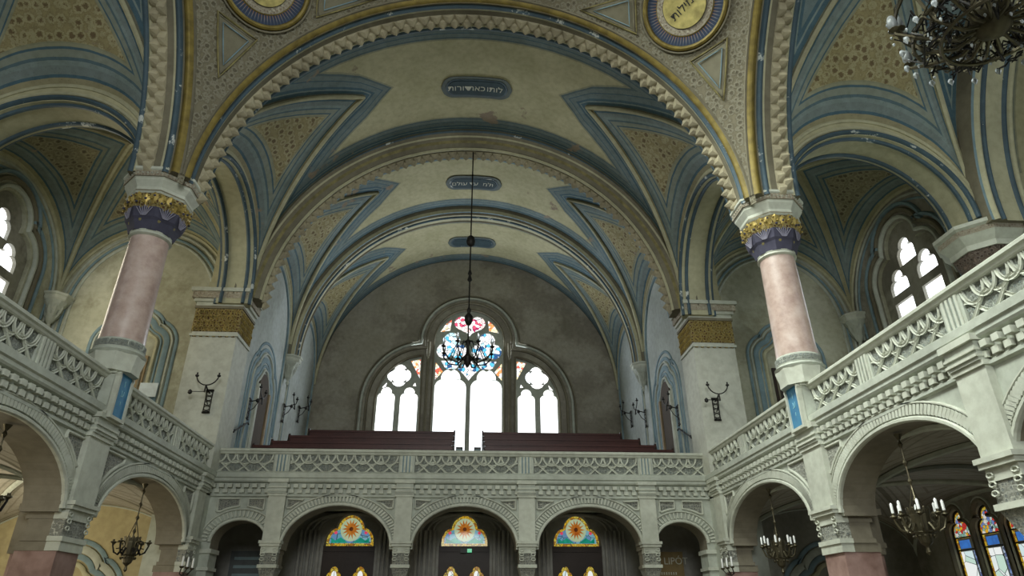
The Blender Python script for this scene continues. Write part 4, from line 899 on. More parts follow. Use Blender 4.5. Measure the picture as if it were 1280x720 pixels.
# ------------------------------------------------------------------ pink columns on the gallery fronts
def octo(r): return r/cos(pi/8)
def leaf(g, c, r, a, z, w, h, out, m):   # a curled leaf standing off a drum
    rows = []
    for j in range(5):
        t = j/4; rr = r + out*(sin(t*pi*0.62)*0.9 + 0.1); ww = w*sin(pi*(0.2+0.75*t))*0.5; zz = z + h*t - (out*0.35 if j == 4 else 0)
        rows.append([g.vert((c[0]+(rr-(0.25*out if k != 1 else 0))*cos(a+(k-1)*ww/rr), c[1]+(rr-(0.25*out if k != 1 else 0))*sin(a+(k-1)*ww/rr), zz)) for k in range(3)])
    for p, q in zip(rows, rows[1:]):
        for k in range(2): g.face((p[k], p[k+1], q[k+1], q[k]), m)
def pink_column(x, y, label):
    c = (x, y, 0); t = thing('pink_column', (x, y, 3.75), label, 'column', 'pink marble columns')
    g = MB(); g.lathe([(octo(0.36), 3.70), (octo(0.36), 3.80), (octo(0.40), 3.98), (octo(0.40), 4.0)], 'stone_light', 8, c, pi/8)
    g.lathe([(0.41, 4.0), (0.44, 4.04), (0.40, 4.07), (0.39, 4.09), (0.40, 4.11), (0.40, 4.22), (0.37, 4.26)], ['stone', 'stone', 'stone', 'stone', 'relief_panel', 'stone'], 32, c); g.build('base', t, smooth=True)
    g = MB(); g.lathe([(0.365, 4.26), (0.365, 4.30), (0.355, 4.5), (0.34, 5.4), (0.325, 6.30)], 'pink', 40, c); g.build('shaft', t, smooth=True)
    g = MB()
    g.lathe([(0.33, 6.28), (0.37, 6.31), (0.35, 6.35), (0.365, 6.38)], 'stone_light', 32, c); g.build('necking', t, smooth=True)
    g = MB(); g.lathe([(octo(0.355), 6.37), (octo(0.41), 6.55), (octo(0.45), 6.60), (octo(0.49), 6.78), (octo(0.52), 7.06)], ['violet', 'violet', 'violet', 'gold_leaf'], 8, c, pi/8); cp = g.build('capital', t)
    g = MB()
    for k in range(8):                   # fans of lilac ribs on each face
        a = k*pi/4
        for j in range(-3, 4):
            b = a + j*0.085; r0 = 0.395/cos(j*0.02); P = []
            for q in range(3): 
                z = 6.60 + 0.10*q; rr = (0.45 + 0.05*q/1.0*0.5)/cos(min(abs(b-a), 0.39)*1.0) + 0.006; P.append((x+rr*cos(a+j*0.055*(0.5+q*0.6)), y+rr*sin(a+j*0.055*(0.5+q*0.6)), z-0.012*abs(j)*q*0.6))
            g.tube(P, 0.010, 'violet_light', 4)
    g.build('fan_ribs', cp)
    g = MB()
    for k in range(24):
        a = k*pi/12; fa = ((a + pi/8) % (pi/4)) - pi/8; rr = 0.49/cos(fa)
        leaf(g, c, rr, a, 6.80 + 0.03*(k % 2), 0.15, 0.25, 0.07, 'gold'); leaf(g, c, rr-0.01, a+pi/24, 6.74, 0.10, 0.18, 0.06, 'gold_leaf')
        for j in range(3):
            b = a + (j-1)*0.07; g.lathe([(0.001, 0), (0.024, 0.016), (0.024, 0.034), (0.001, 0.05)], 'gold' if j != 1 else 'violet', 6, (x+(rr+0.055)*cos(b), y+(rr+0.055)*sin(b), 6.82+0.07*((k+j) % 3)), cap=False)
    for k in range(16):
        a = k*pi/8; leaf(g, c, 0.40+0.01*(k % 2), a+pi/16, 6.52, 0.09, 0.12, 0.03, 'gold_dull')
    g.build('gilded_leaves', cp)
    g = MB(); g.lathe([(octo(0.52), 7.05), (octo(0.545), 7.08), (octo(0.53), 7.12), (octo(0.53), 7.18), (octo(0.60), 7.30), (octo(0.60), 7.33), (octo(0.615), 7.35), (octo(0.635), 7.36), (octo(0.635), 7.48), (octo(0.66), 7.50), (octo(0.66), 7.55), (octo(0.62), 7.56)],
        ['stone_light', 'brown_stone', 'stone_light', 'stone_light', 'stone_light', 'stone_light', 'brown_stone', 'abacus_band', 'stone_light', 'stone_light', 'stone_light'], 8, c, pi/8); g.build('abacus', t)
    g = MB()
    for k in range(48):
        a = (k+0.5)*2*pi/48; fa = ((a + pi/8) % (pi/4)) - pi/8; rr = 0.637/cos(fa)
        g.lathe([(0.001, -0.018), (0.022, 0), (0.001, 0.018)], 'stone_light', 5, (x+rr*cos(a), y+rr*sin(a), 7.42), cap=False)
    g.build('abacus_beads', t)
for s, nm in ((-1, 'left'), (1, 'right')):
    pink_column(s*6.0, 11.03, 'pink marble column with gilded blue capital on the %s gallery front' % nm)
    f = fL if s < 0 else fR
    mb = MB(); fm = lambda x, y, zz: f(x, zz, y)                     # pedestal that carries the column
    mb.mbox(fm, (10.80, -0.45, 2.992), (11.28, 0.17, 3.70), 'stone'); mb.mbox(fm, (10.76, -0.48, 3.66), (11.32, 0.20, 3.722), 'stone_light'); mb.mbox(fm, (10.76, -0.11, 2.985), (11.32, 0.20, 3.03), 'stone_light')
    for z in (3.2, ): pass
    mb.v = [tuple(v) for v in mb.v]; struct(mb.build('trim_pedestal'))
    # block between capital and the arches
    mb = MB(); a, b = sorted((s*5.58, s*6.5)); mb.box((a, 10.6, 7.54), (b, 11.55, 8.1), 'cream_light'); a, b = sorted((s*5.8, s*6.5)); mb.box((a, 10.8, 8.1), (b, 11.5, 14.0), 'cream_light'); struct(mb.build('trim_impost_block'))
    t = thing('plaque', f(11.05, 3.0, 0.2), 'blue arched plaque in a pale frame below the %s pink column' % nm, 'plaque', 'blue plaques on the gallery fronts')
    og = lambda k: [(11.04-0.19-k, 2.98-k), (11.04-0.19-k, 3.62), (11.04-0.21-k, 3.66), (11.04-0.15-k*0.8, 3.76), (11.04-0.07-k*0.4, 3.86+k*0.4), (11.04, 3.92+k*1.4), (11.04+0.07+k*0.4, 3.86+k*0.4), (11.04+0.15+k*0.8, 3.76), (11.04+0.21+k, 3.66), (11.04+0.19+k, 3.62), (11.04+0.19+k, 2.98-k)]
    g = MB(); g.plate(og(0.05), [og(0)], f, 0.26, 0.165, 'stone_light'); g.build('frame', t)
    g = MB(); g.plate(og(0.01), [], f, 0.23, 0.165, 'plaque'); g.build('blue_field', t)
    for z, w in ((3.55, '\u05d5'), (3.38, '\u05e2'), (3.2, '\u05d9')):
        sg = -1 if s > 0 else 1
        place_text('letter', w, 0.17, (lambda z, sg: lambda x, y, e: f(11.05 + sg*x, z+y, 0.232+e))(z, sg), 'letter_blue', t)

# ------------------------------------------------------------------ piers, capitals and corbels of the back gallery
def square_pier(s, nm):
    x0, x1 = sorted((s*5.9, s*7.02)); y0, y1 = 15.93, 16.95
    t = thing('gallery_pier', (s*6.46, 16.44, GF), 'white square pier with gilded capital at the %s end of the back gallery' % nm, 'pier', 'square piers of the back gallery')
    g = MB(); g.box((x0, y0, GF), (x1, y1, 6.55), 'pier'); g.build('shaft', t)
    xm = (x0+x1)/2
    def ring(e, z0, z1, m): g.box((x0-e, y0-e, z0), (x1+e, y1, z1), m)
    g = MB(); ring(0.04, 6.42, 6.48, 'stone_light'); ring(0.02, 6.55, 7.22, 'gold_leaf'); ring(0.05, 7.18, 7.25, 'brown_stone')
    for k in range(7): g.box((x0+0.04+k*(x1-x0-0.16)/6, y0-0.035, 6.40), (x0+0.12+k*(x1-x0-0.16)/6, y0, 6.46), 'gold_leaf')
    g.build('gilded_capital', t)
    g = MB()
    for (a, b, nx) in [((x0, y0), (x1, y0), 0), ((s*5.9, y0), (s*5.9, y1), 1)]:
        for r in range(4):
            for k in range(8):
                u = (k+0.5+0.5*(r % 2))/8.5; px = a[0]+(b[0]-a[0])*u; py = a[1]+(b[1]-a[1])*u; z = 6.62+0.15*r
                n = (0, -1) if nx == 0 else (-s, 0); tx = (1, 0) if nx == 0 else (0, 1)
                P = [(px + tx[0]*0.05*cos(q*pi/4) + n[0]*0.035, py + tx[1]*0.05*cos(q*pi/4) + n[1]*0.035, z+0.055*sin(q*pi/4)) for q in range(7)]
                g.tube(P, 0.012, 'gold', 4)
    g.build('gilded_scrolls', t)
    g = MB()
    for e, z0, z1, m in ((0.03, 7.22, 7.36, 'stone_light'), (0.09, 7.36, 7.44, 'stone_light'), (0.14, 7.44, 7.62, 'abacus_band'), (0.18, 7.62, 7.72, 'stone_light')): ring(e, z0, z1, m)
    g.build('abacus', t)
    mb = MB(); a, b = sorted((s*5.65, s*6.9)); mb.box((a, 16.02, 7.70), (b, 16.9, 8.0), 'cream_light'); a, b = sorted((s*5.85, s*6.9)); mb.box((a, 16.1, 8.0), (b, 16.8, 14), 'cream'); struct(mb.build('trim_pier_impost'))
square_pier(-1, 'left'); square_pier(1, 'right')
mb = MB()
for s in (-1, 1): # lower continuation of the piers down to the floor
    a, b = sorted((s*5.95, s*7.0)); mb.box((a, 16.0, FLOOR), (b, 16.9, GF), 'stone')
struct(mb.build('wall_pier_foot'))
def corbel(x, y, z, s, dirx, diry, label, grp):
    t = thing('corbel', (x, y, z), label, 'corbel', grp); g = MB()
    prof = [(0.03, -0.75), (0.06, -0.66), (0.04, -0.60), (0.10, -0.52), (0.16, -0.36), (0.15, -0.32), (0.22, -0.20), (0.21, -0.16), (0.28, -0.05), (0.30, 0.0)]
    g.lathe([(r, zz+z) for r, zz in prof], 'stone', 10, (x, y, 0)); g.build('bracket', t, smooth=False)
    g = MB(); g.lathe([(0.31, z), (0.34, z+0.04), (0.34, z+0.12), (0.38, z+0.15), (0.38, z+0.2), (0.05, z+0.22)], 'stone_light', 8, (x, y, 0), pi/8); g.build('abacus', t)
    g = MB()
    for k in range(8): leaf(g, (x, y), 0.14, k*pi/4, z-0.42, 0.13, 0.34, 0.10, 'stone')
    g.build('carved_leaves', t)
for s, nm in ((-1, 'left'), (1, 'right')):
    corbel(s*5.86, 20.95, 7.55, s, 0, 0, 'carved stone corbel under the third arch on the %s wall' % nm, 'wall corbels of the back gallery')
    corbel(s*10.85, 16.4, 7.45, s, 0, 0, 'carved corbel in the far corner of the %s side bay' % nm, 'corner corbels of the side bays')
# big octagonal half-capitals where the side-arm arches end
for s, nm in ((-1, 'left'), (1, 'right')):
    x, y = s*10.75, 11.35
    t = thing('wall_pier', (x, y, GF), 'pier with large octagonal capital in the outer corner of the %s arm' % nm, 'pier', 'outer piers of the side arms')
    g = MB(); g.lathe([(octo(0.42), GF), (octo(0.42), 6.2)], 'pier', 8, (x, y, 0), pi/8); g.build('shaft', t)
    g = MB(); g.lathe([(octo(0.44), 6.2), (octo(0.50), 6.5), (octo(0.60), 6.72)], 'dark_relief', 8, (x, y, 0), pi/8); g.build('capital', t)
    g = MB(); g.lathe([(octo(0.62), 6.70), (octo(0.62), 6.82), (octo(0.74), 6.98), (octo(0.76), 7.0), (octo(0.76), 7.12), (octo(0.82), 7.16), (octo(0.82), 7.24)], ['stone_light']*3 + ['abacus_band']*1 + ['stone_light']*2, 8, (x, y, 0), pi/8); g.build('abacus', t)
    mb = MB(); a, b = sorted((s*10.35, s*11.2)); mb.box((a, 10.75, 7.2), (b, 11.6, 14), 'cream_light'); struct(mb.build('trim_outer_impost'))
    mb = MB()                            # recessed arch mouldings beyond, at the end of the arm
    T = ARM[nm]
    for k, m in ((0, 'cream_light'), (1, 'blue_roll'), (2, 'stone')):
        mb.tube([T(12.9-0.1*k, (4.9-0.35*k)*cos(radians(a)), 7.2+(4.9-0.35*k)*sin(radians(a))) for a in range(0, 181, 4)], 0.08, m, 6)
    struct(mb.build('trim_arm_end_wall', smooth=True))

# painted and moulded door surrounds
def niche_lines(mb, f, c, z0, hw, zs, top, cols):
    for k, w, m in cols:
        o = [(c-hw-k, z0), (c-hw-k, zs)] + arc(c-hw*0.45, zs, hw*0.55+k, 180, 112, 6, hw*0.5+k) + arc(c, top-hw*0.5, hw*0.55+k, 160, 20, 12, hw*0.5+k) + arc(c+hw*0.45, zs, hw*0.55+k, 68, 0, 6, hw*0.5+k) + [(c+hw+k, z0)]
        moulding(mb, o, f, w, 0.03 + 0.02*(m != 'blue_paint'), m)
LC = ((-0.18, 0.08, 'cream_light'), (-0.08, 0.05, 'blue_paint'), (0.06, 0.14, 'blue_paint'), (0.20, 0.06, 'stone'), (0.30, 0.08, 'blue_paint'))
for s, nm in ((-1, 'left'), (1, 'right')):
    f = lambda a, z, d: Vector((a, 16.6 - d, z)); c = s*8.72
    mb = MB(); niche_lines(mb, f, c, GF, 0.78, 6.45, 7.15, LC)
    niche_lines(mb, lambda a, z, d: f(a, z, d+0.045), c, FLOOR, 0.8, 0.55, 1.25, ((-0.1, 0.10, 'cream_light'), (0.06, 0.12, 'blue_paint'), (0.22, 0.16, 'stone'), (0.38, 0.10, 'blue_paint')))
    for k, m in ((0.16, 'stone'), (0.30, 'blue_paint'), (0.42, 'stone')): moulding(mb, [(s*8.75-2.25+k, GF)] + [(s*8.75-2.25+k, 7.45)] + arc(s*8.75, 7.45, 2.25-k, 180, 0, 24, 2.5-k) + [(s*8.75+2.25-k, GF)], f, 0.07, 0.04, m)
    struct(mb.build('trim_door_surround', smooth=True))
    t = thing('gallery_door', (c, 16.55, GF), '%s wooden door in a cusped surround at the back of the %s side gallery' % ('tan' if s < 0 else 'dark', nm), 'door', 'doors of the side galleries')
    g = MB(); g.plate([(c-0.48, GF), (c+0.48, GF), (c+0.48, 6.1), (c-0.48, 6.1)], [], f, 0.05, 0.0, 'wood_tan' if s < 0 else 'wood_dark'); lf = g.build('door_leaf', t)
    g = MB(); [g.plate([(c+x0, z0), (c+x0+0.36, z0), (c+x0+0.36, z1), (c+x0, z1)], [[(c+x0+0.04, z0+0.04), (c+x0+0.32, z0+0.04), (c+x0+0.32, z1-0.04), (c+x0+0.04, z1-0.04)]], f, 0.07, 0.05, 'brown_stone') for x0 in (-0.42, 0.06) for z0, z1 in ((3.0, 4.3), (4.45, 5.95))]; g.build('panel_moulding', t)
    g = MB(); g.tube([f(c-s*0.02, 3.95, 0.05), f(c-s*0.02, 3.95, 0.11), f(c-s*0.14, 3.95, 0.12)], 0.015, 'bronze', 6); g.build('door_handle', t)
    # doors in the gallery side walls
    f2 = (lambda s: lambda a, z, d: Vector((s*(5.98 - d), a, z)))(s)
    mb = MB(); niche_lines(mb, f2, 18.95, GF, 0.82, 5.95, 6.75, ((-0.18, 0.08, 'stone'), (-0.05, 0.08, 'blue_paint'), (0.12, 0.16, 'blue_paint'), (0.30, 0.06, 'stone'), (0.42, 0.10, 'blue_paint'), (0.62, 0.08, 'blue_paint')))
    for k, m in ((0.1, 'stone'), (0.2, 'blue_paint')):
        moulding(mb, [(18.6-2.1+k, 5.0), (18.6-2.1+k, 7.9)] + arc(18.6, 7.9, 2.1-k, 180, 0, 24, 2.2-k) + [(18.6+2.1-k, 5.0)], f2, 0.06, 0.05, m)
        moulding(mb, [(23.1-1.85+k, 5.0), (23.1-1.85+k, 8.1)] + arc(23.1, 8.1, 1.85-k, 180, 0, 24, 2.0-k) + [(23.1+1.85-k, 5.0)], f2, 0.06, 0.05, m)
    struct(mb.build('trim_side_door_surround', smooth=True))
    t = thing('side_wall_door', (s*5.95, 18.95, GF+0.4), 'tall narrow dark doorway in the %s side wall above the pews' % nm, 'door', 'doorways in the gallery side walls')
    g = MB(); g.plate([(18.5, GF+0.3), (19.4, GF+0.3), (19.4, 6.0)] + arc(18.95, 6.0, 0.45, 0, 180, 10) + [(18.5, 6.0)], [], f2, 0.045, 0.0, 'wood_brown'); g.build('door_leaf', t)
    g = MB(); g.plate([(19.43, GF+0.3), (19.55, GF+0.3), (19.55, 6.0), (19.43, 6.0)], [], f2, 0.09, 0, 'wood_tan'); g.plate([(18.35, GF+0.3), (18.47, GF+0.3), (18.47, 6.0), (18.35, 6.0)], [], f2, 0.09, 0, 'stone_light'); g.build('door_frame', t)
    t = thing('handrail', (s*5.9, 17.3, 4.3), 'thin iron handrail rising towards the doorway on the %s wall' % nm, 'handrail', 'handrails on the gallery side walls')
    g = MB(); g.tube([f2(16.95, 4.25, 0.09), f2(17.05, 4.32, 0.09), f2(17.9, 4.75, 0.09), f2(18.0, 4.72, 0.09)], 0.022, 'iron', 6); g.build('rail', t)
    g = MB(); [g.tube([f2(a, z-0.02, 0.0), f2(a, z, 0.09)], 0.014, 'iron', 5) for a, z in ((17.15, 4.37), (17.8, 4.70))]; g.build('bracket', t)
t = thing('window_reflection', (-8.1, 16.5, 5.2), 'pale patch of reflected window light on the door wall behind the left pink column', 'light_patch')  # reflected window light put in as a thin pale plate
g = MB(); f = lambda a, z, d: Vector((a, 16.6 - d, z)); g.plate([(-8.24, 5.0), (-7.8, 5.0), (-7.8, 5.36), (-8.24, 5.36)], [], f, 0.09, 0.07, 'paper'); g.build('reflection_plate', t)
mb = MB(); mb = None

# ------------------------------------------------------------------ wrought-iron sconces
def sconce_at(f, a, z, label, first=[None]):
    """f(a, z, d) local frame of the wall"""
    t = thing('wall_sconce', f(a, z, 0.0), label, 'sconce', 'iron wall sconces')
    P = lambda x, y, d: f(a+x, z+y, d)
    g = MB()
    for x in (-0.07, 0.07): g.tube([P(x, -0.30, 0.03), P(x, 0.24, 0.03)], 0.014, 'iron', 5)
    for k in range(5): g.tube([P(-0.07, -0.28+0.12*k, 0.03), P(0.07, -0.22+0.12*k, 0.03)], 0.009, 'iron', 4); g.tube([P(0.07, -0.28+0.12*k, 0.03), P(-0.07, -0.22+0.12*k, 0.03)], 0.009, 'iron', 4)
    for y in (-0.3, 0.25): g.tube([P(-0.09, y, 0.03), P(0.09, y, 0.03)], 0.024, 'iron', 6)
    g.build('backplate', t, smooth=True)
    g = MB(); g.tube([P(0, 0.18, 0.03), P(0, 0.22, 0.22), P(0, 0.28, 0.34)], 0.017, 'iron', 5); g.tube([P(0, -0.1, 0.03), P(0, 0.0, 0.16), P(0, 0.18, 0.26)], 0.012, 'iron', 5); g.build('bracket_arm', t, smooth=True)
    g = MB(); g.tube([P(0.26*cos(radians(q)), 0.54+0.26*sin(radians(q)), 0.34) for q in range(190, 351, 16)], 0.015, 'iron', 6); g.tube([P(0, 0.28, 0.34), P(0, 0.10, 0.36)], 0.02, 'iron', 6); g.build('curved_arm', t, smooth=True)
    for q in (-1, 1):
        g = MB(); c = P(q*0.256, 0.50, 0.34); g.lathe([(0.012, -0.02), (0.045, 0.0), (0.045, 0.03), (0.02, 0.04), (0.02, 0.09)], 'iron', 8, tuple(c)); g.build('candle_cup', t, smooth=True)
    g = MB(); g.tube([P(0, 0.12, 0.34), P(-0.33, 0.12, 0.34)], 0.01, 'iron', 5); c = P(-0.34, 0.10, 0.34); g.lathe([(0.01, -0.05), (0.05, -0.02), (0.05, 0.03), (0.01, 0.07)], 'iron', 8, tuple(c)); g.build('side_arm', t, smooth=True)
    return t
for s, nm in ((-1, 'left'), (1, 'right')):
    ff = (lambda s: lambda a, z, d: Vector((-s*a, 15.93 - d, z)))(s)
    sconce_at((lambda s: lambda a, z, d: Vector((s*6.26 + a*1.0, 15.93 - d, z)) )(s), 0.0, 4.75, 'black iron sconce on the front of the %s white pier' % nm)
    f2 = (lambda s: lambda a, z, d: Vector((s*(5.96 - d), a, z)))(s)
    for a, z, w in ((17.9, 5.15, 'nearest the white pier'), (21.3, 6.0, 'below the corbel'), (23.2, 6.5, 'nearest the back wall')):
        sconce_at(f2, a, z, 'small iron sconce on the %s gallery wall, %s' % (nm, w))
for s, nm in ((-1, 'left'), (1, 'right')):   # candle brackets on the corner piers below
    x, y, z = s*5.62, 14.95, 1.0
    t = thing('candle_bracket', (x, y, z), 'three white candles on an iron bracket on the %s corner pier' % nm, 'sconce', 'candle brackets on the corner piers')
    g = MB()
    for k in (-1, 0, 1): g.tube([(s*5.93, y+0.64, z-0.15), (x+s*0.05, y+0.2*k, z-0.16), (x, y+0.28*k, z-0.06)], 0.012, 'iron', 5)
    g.build('iron_arm', t, smooth=True)
    for k in (-1, 0, 1):
        g = MB(); g.lathe([(0.03, -0.06), (0.05, -0.03), (0.03, -0.02)], 'bronze', 8, (x, y+0.28*k, z)); g.build('candle_cup', t)
        g = MB(); g.lathe([(0.018, -0.03), (0.018, 0.15), (0.004, 0.17)], 'candle', 8, (x, y+0.28*k, z)); g.build('candle', t, smooth=True)

# ------------------------------------------------------------------ chandeliers
def chandelier(x, y, ztop, z, R, n, label, candles=True, grp='chandeliers hanging in the side arcades'):
    """z = rim of the basket"""
    t = thing('chandelier', (x, y, z), label, 'chandelier', grp)
    g = MB(); g.tube([(x, y, z+0.1), (x, y, ztop)], 0.012, 'bronze', 6)
    for k in range(4): g.lathe([(0.012, -0.05), (0.035, 0), (0.012, 0.05)], 'bronze', 8, (x, y, z+0.25+(ztop-z-0.3)*k/3.4))
    g.lathe([(0.06, 0), (0.04, -0.04), (0.02, -0.08)], 'bronze', 10, (x, y, ztop)); g.build('rod', t, smooth=True)
    g = MB(); b = R*0.42; N_ = 12
    g.lathe([(b*0.25, -0.34), (b*0.6, -0.30), (b*0.8, -0.20), (b, 0.0), (b*1.05, 0.05), (b*1.05, 0.08), (b*0.9, 0.06), (b*0.5, -0.18)], 'bronze', N_, (x, y, z))
    for k in range(N_):
        a = 2*pi*k/N_; c = (x+b*0.98*cos(a), y+b*0.98*sin(a), z); leaf(g, (x, y), b*1.0, a, z+0.05, 0.07, 0.12, 0.02, 'bronze'); g.lathe([(0.001, -0.05), (0.02, -0.02), (0.012, 0.0)], 'bronze', 5, (c[0], c[1], z-0.2), cap=False)
    g.tube([(x+b*1.0*cos(2*pi*k/24), y+b*1.0*sin(2*pi*k/24), z-0.17) for k in range(24)], 0.012, 'bronze', 4, True)
    g.lathe([(0.001, -0.46), (0.035, -0.42), (0.02, -0.36), (0.03, -0.34)], 'bronze', 8, (x, y, z)); g.build('basket', t)
    for k in range(3):
        a = 2*pi*k/3; g = MB(); g.tube([(x, y, z+0.45), (x+b*cos(a), y+b*sin(a), z+0.06)], 0.008, 'bronze', 4); g.build('chain', t)
    for k in range(n):
        a = 2*pi*(k+0.3)/n; d = Vector((cos(a), sin(a), 0)); O = Vector((x, y, z)); g = MB()
        pts = [O+d*b*0.95+Vector((0,0,-0.05)), O+d*(b+(R-b)*0.35)+Vector((0,0,-0.16)), O+d*(b+(R-b)*0.75)+Vector((0,0,-0.12)), O+d*R+Vector((0,0,0.0)), O+d*R+Vector((0,0,0.05))]
        g.tube(pts, [0.018, 0.022, 0.018, 0.014, 0.014], 'bronze' if candles else 'iron', 6); sc = O+d*(b+(R-b)*0.55)
        g.tube([sc+d*0.06*cos(q)+Vector((0,0,0.0+0.06*sin(q))) for q in [j*0.7 for j in range(8)]], 0.009, 'bronze', 4); ar = g.build('arm', t, smooth=True)
        c = tuple(O+d*R+Vector((0,0,0.05)))
        g = MB(); g.lathe([(0.012, -0.03), (0.05, 0), (0.045, 0.015), (0.02, 0.02), (0.022, 0.05)], 'bronze', 10, c); g.build('drip_pan', ar, smooth=True)
        if candles: g = MB(); g.lathe([(0.02, 0.03), (0.02, 0.17), (0.006, 0.19)], 'candle', 8, c); g.build('candle', ar, smooth=True)
    return t
chandelier(6.22, 9.12, 2.38, 1.20, 0.31, 8, 'candle chandelier hanging in the large right arch nearest the camera')
chandelier(6.22, 13.62, 2.38, 1.22, 0.31, 8, 'candle chandelier hanging in the second right arch, beside the corner')
chandelier(-6.22, 13.62, 2.38, 1.26, 0.30, 6, 'dark bronze chandelier without candles hanging in the second left arch', candles=False)
chandelier(-6.22, 9.25, 2.38, 1.40, 0.27, 6, 'dark chandelier partly cut off at the left edge in the near left arch', candles=False)
# tall chandelier on a long rod in front of the big window
def nave_chandelier(x, y):
    t = thing('hanging_chandelier', (x, y, 6.2), 'black iron chandelier on a very long rod before the big window', 'chandelier')
    g = MB(); g.tube([(x, y, 5.9), (x, y, 12.75)], 0.022, 'iron', 6); g.build('rod', t)
    g = MB(); g.lathe([(0.02, 9.42), (0.10, 9.48), (0.13, 9.60), (0.10, 9.72), (0.02, 9.80)], 'iron', 12, (x, y, 0)); g.build('rod_knob', t, smooth=True)
    g = MB(); g.lathe([(0.02, 8.30), (0.07, 8.36), (0.03, 8.5), (0.06, 8.56), (0.02, 8.7)], 'iron', 10, (x, y, 0)); g.build('rod_knob', t, smooth=True)
    g = MB(); g.lathe([(0.03, 7.0), (0.07, 7.04), (0.11, 7.14), (0.11, 7.26), (0.04, 7.36), (0.06, 7.44), (0.03, 7.52)], 'iron', 12, (x, y, 0)); g.build('lantern_body', t, smooth=True)
    g = MB(); g.lathe([(0.02, 5.82), (0.06, 5.88), (0.10, 6.0), (0.12, 6.10), (0.05, 6.2), (0.035, 6.4), (0.07, 6.5), (0.03, 6.6)], 'iron', 12, (x, y, 0)); g.build('hub', t, smooth=True)
    for k in range(8):
        a = 2*pi*(k+0.5)/8; d = Vector((cos(a), sin(a), 0)); O = Vector((x, y, 0)); g = MB(); R = 0.68
        g.tube([O+d*0.1+Vector((0,0,6.1)), O+d*0.3+Vector((0,0,5.92)), O+d*0.52+Vector((0,0,5.98)), O+d*R+Vector((0,0,6.18)), O+d*R+Vector((0,0,6.3))], 0.02, 'iron', 6); g.tube([O+d*0.05+Vector((0,0,6.55)), O+d*0.3+Vector((0,0,6.45)), O+d*0.5+Vector((0,0,6.0))], 0.012, 'iron', 5)
        c = tuple(O+d*R+Vector((0,0,6.3))); g.lathe([(0.012, -0.05), (0.07, 0), (0.02, 0.03), (0.03, 0.07)], 'iron', 8, c); ar = g.build('arm', t, smooth=True)
        g = MB(); g.lathe([(0.028, 0.05), (0.05, 0.12), (0.035, 0.2), (0.006, 0.25)], 'crystal', 8, c); g.build('lamp_glass', ar, smooth=True)
nave_chandelier(-0.05, 16.2)
# large crystal chandelier at the top right, hanging from the right crossing arch
def crystal_chandelier(x, y, z):
    t = thing('crystal_chandelier', (x, y, z), 'large dark bronze chandelier hung with crystals at the top right', 'chandelier')
    g = MB(); g.tube([(x, y, z), (x, y, 12.4)], 0.03, 'bronze', 6); g.lathe([(0.05, z-0.3), (0.18, z-0.2), (0.25, z), (0.12, z+0.2), (0.2, z+0.45), (0.28, z+0.55), (0.10, z+0.8), (0.16, z+1.2), (0.05, z+1.4)], 'bronze', 16, (x, y, 0)); g.build('stem', t, smooth=True)
    for rr, zz in ((0.80, -0.02), (0.55, 0.18), (0.55, -0.20), (0.9, 0.4)):
        g = MB(); g.tube([(x+rr*cos(2*pi*k/40), y+rr*sin(2*pi*k/40), z+zz) for k in range(40)], 0.022, 'bronze', 5, True)
        g.tube([(x+rr*cos(2*pi*k/80), y+rr*sin(2*pi*k/80), z+zz+0.06+0.03*sin(k*2.0)) for k in range(80)], 0.010, 'bronze', 4, True); g.build('openwork_ring', t, smooth=True)
    rnd = random.Random(5)
    for k in range(16):
        a = 2*pi*k/16; d = Vector((cos(a), sin(a), 0)); O = Vector((x, y, z)); R = 0.98 if k % 2 else 0.86; h = 0.12 if k % 2 else 0.42; g = MB()
        g.tube([O+d*0.15+Vector((0,0,-0.15)), O+d*0.4+Vector((0,0,-0.24)), O+d*0.7+Vector((0,0,-0.10)), O+d*R+Vector((0,0,h-0.05)), O+d*R+Vector((0,0,h))], 0.022, 'bronze', 6)
        for q in range(3):
            c = O+d*(0.35+0.2*q)+Vector((0,0,-0.12+0.05*q)); g.tube([c+d*0.08*cos(j*0.75)+Vector((0,0,0.08*sin(j*0.75))) for j in range(9)], 0.012, 'bronze', 4)
        for q in range(22):
            b = a+rnd.uniform(-.18, .18); rr = rnd.uniform(0.3, 0.85); c = O+Vector((cos(b), sin(b), 0))*rr+Vector((0,0,rnd.uniform(-0.22, 0.35))); g.tube([c, c+Vector((rnd.uniform(-.1,.1), rnd.uniform(-.1,.1), rnd.uniform(-.12,.12))), c+Vector((rnd.uniform(-.16,.16), rnd.uniform(-.16,.16), rnd.uniform(-.05,.15)))], 0.012, 'iron', 4)
        ar = g.build('arm', t, smooth=True); c = tuple(O+d*R+Vector((0,0,h)))
        g = MB(); g.lathe([(0.01, -0.02), (0.07, 0.02), (0.06, 0.035), (0.02, 0.04), (0.02, 0.12)], 'bronze', 10, c); g.build('candle_cup', ar, smooth=True)
        g = MB(); g.lathe([(0.03, 0.05), (0.06, 0.10), (0.055, 0.18), (0.035, 0.24)], 'frosted', 12, c); g.build('glass_shade', ar, smooth=True)
    def drop(c, r, h):
        g = MB(); g.lathe([(0.001, -h), (r, -h*0.45), (r*0.75, -h*0.1), (0.001, 0)], 'crystal', 6, tuple(c), rnd.uniform(0, 1), cap=False); g.build('crystal_drop', t)
    O = Vector((x, y, z))
    for k in range(22): a = 2*pi*k/22; drop(O+Vector((0.94*cos(a), 0.94*sin(a), -0.10+0.04*(k % 2))), 0.036, 0.11)
    for k in range(52): a = 2*pi*k/52; rr = rnd.uniform(0.25, 0.95); drop(O+Vector((rr*cos(a), rr*sin(a), rnd.uniform(-0.3, 0.25))), 0.018, 0.06)
    for k in range(6):
        for j in range(4): a = 2*pi*(k+0.5)/6; drop(O+Vector((1.0*cos(a), 1.0*sin(a), 0.05+0.11*j)), 0.018, 0.05)
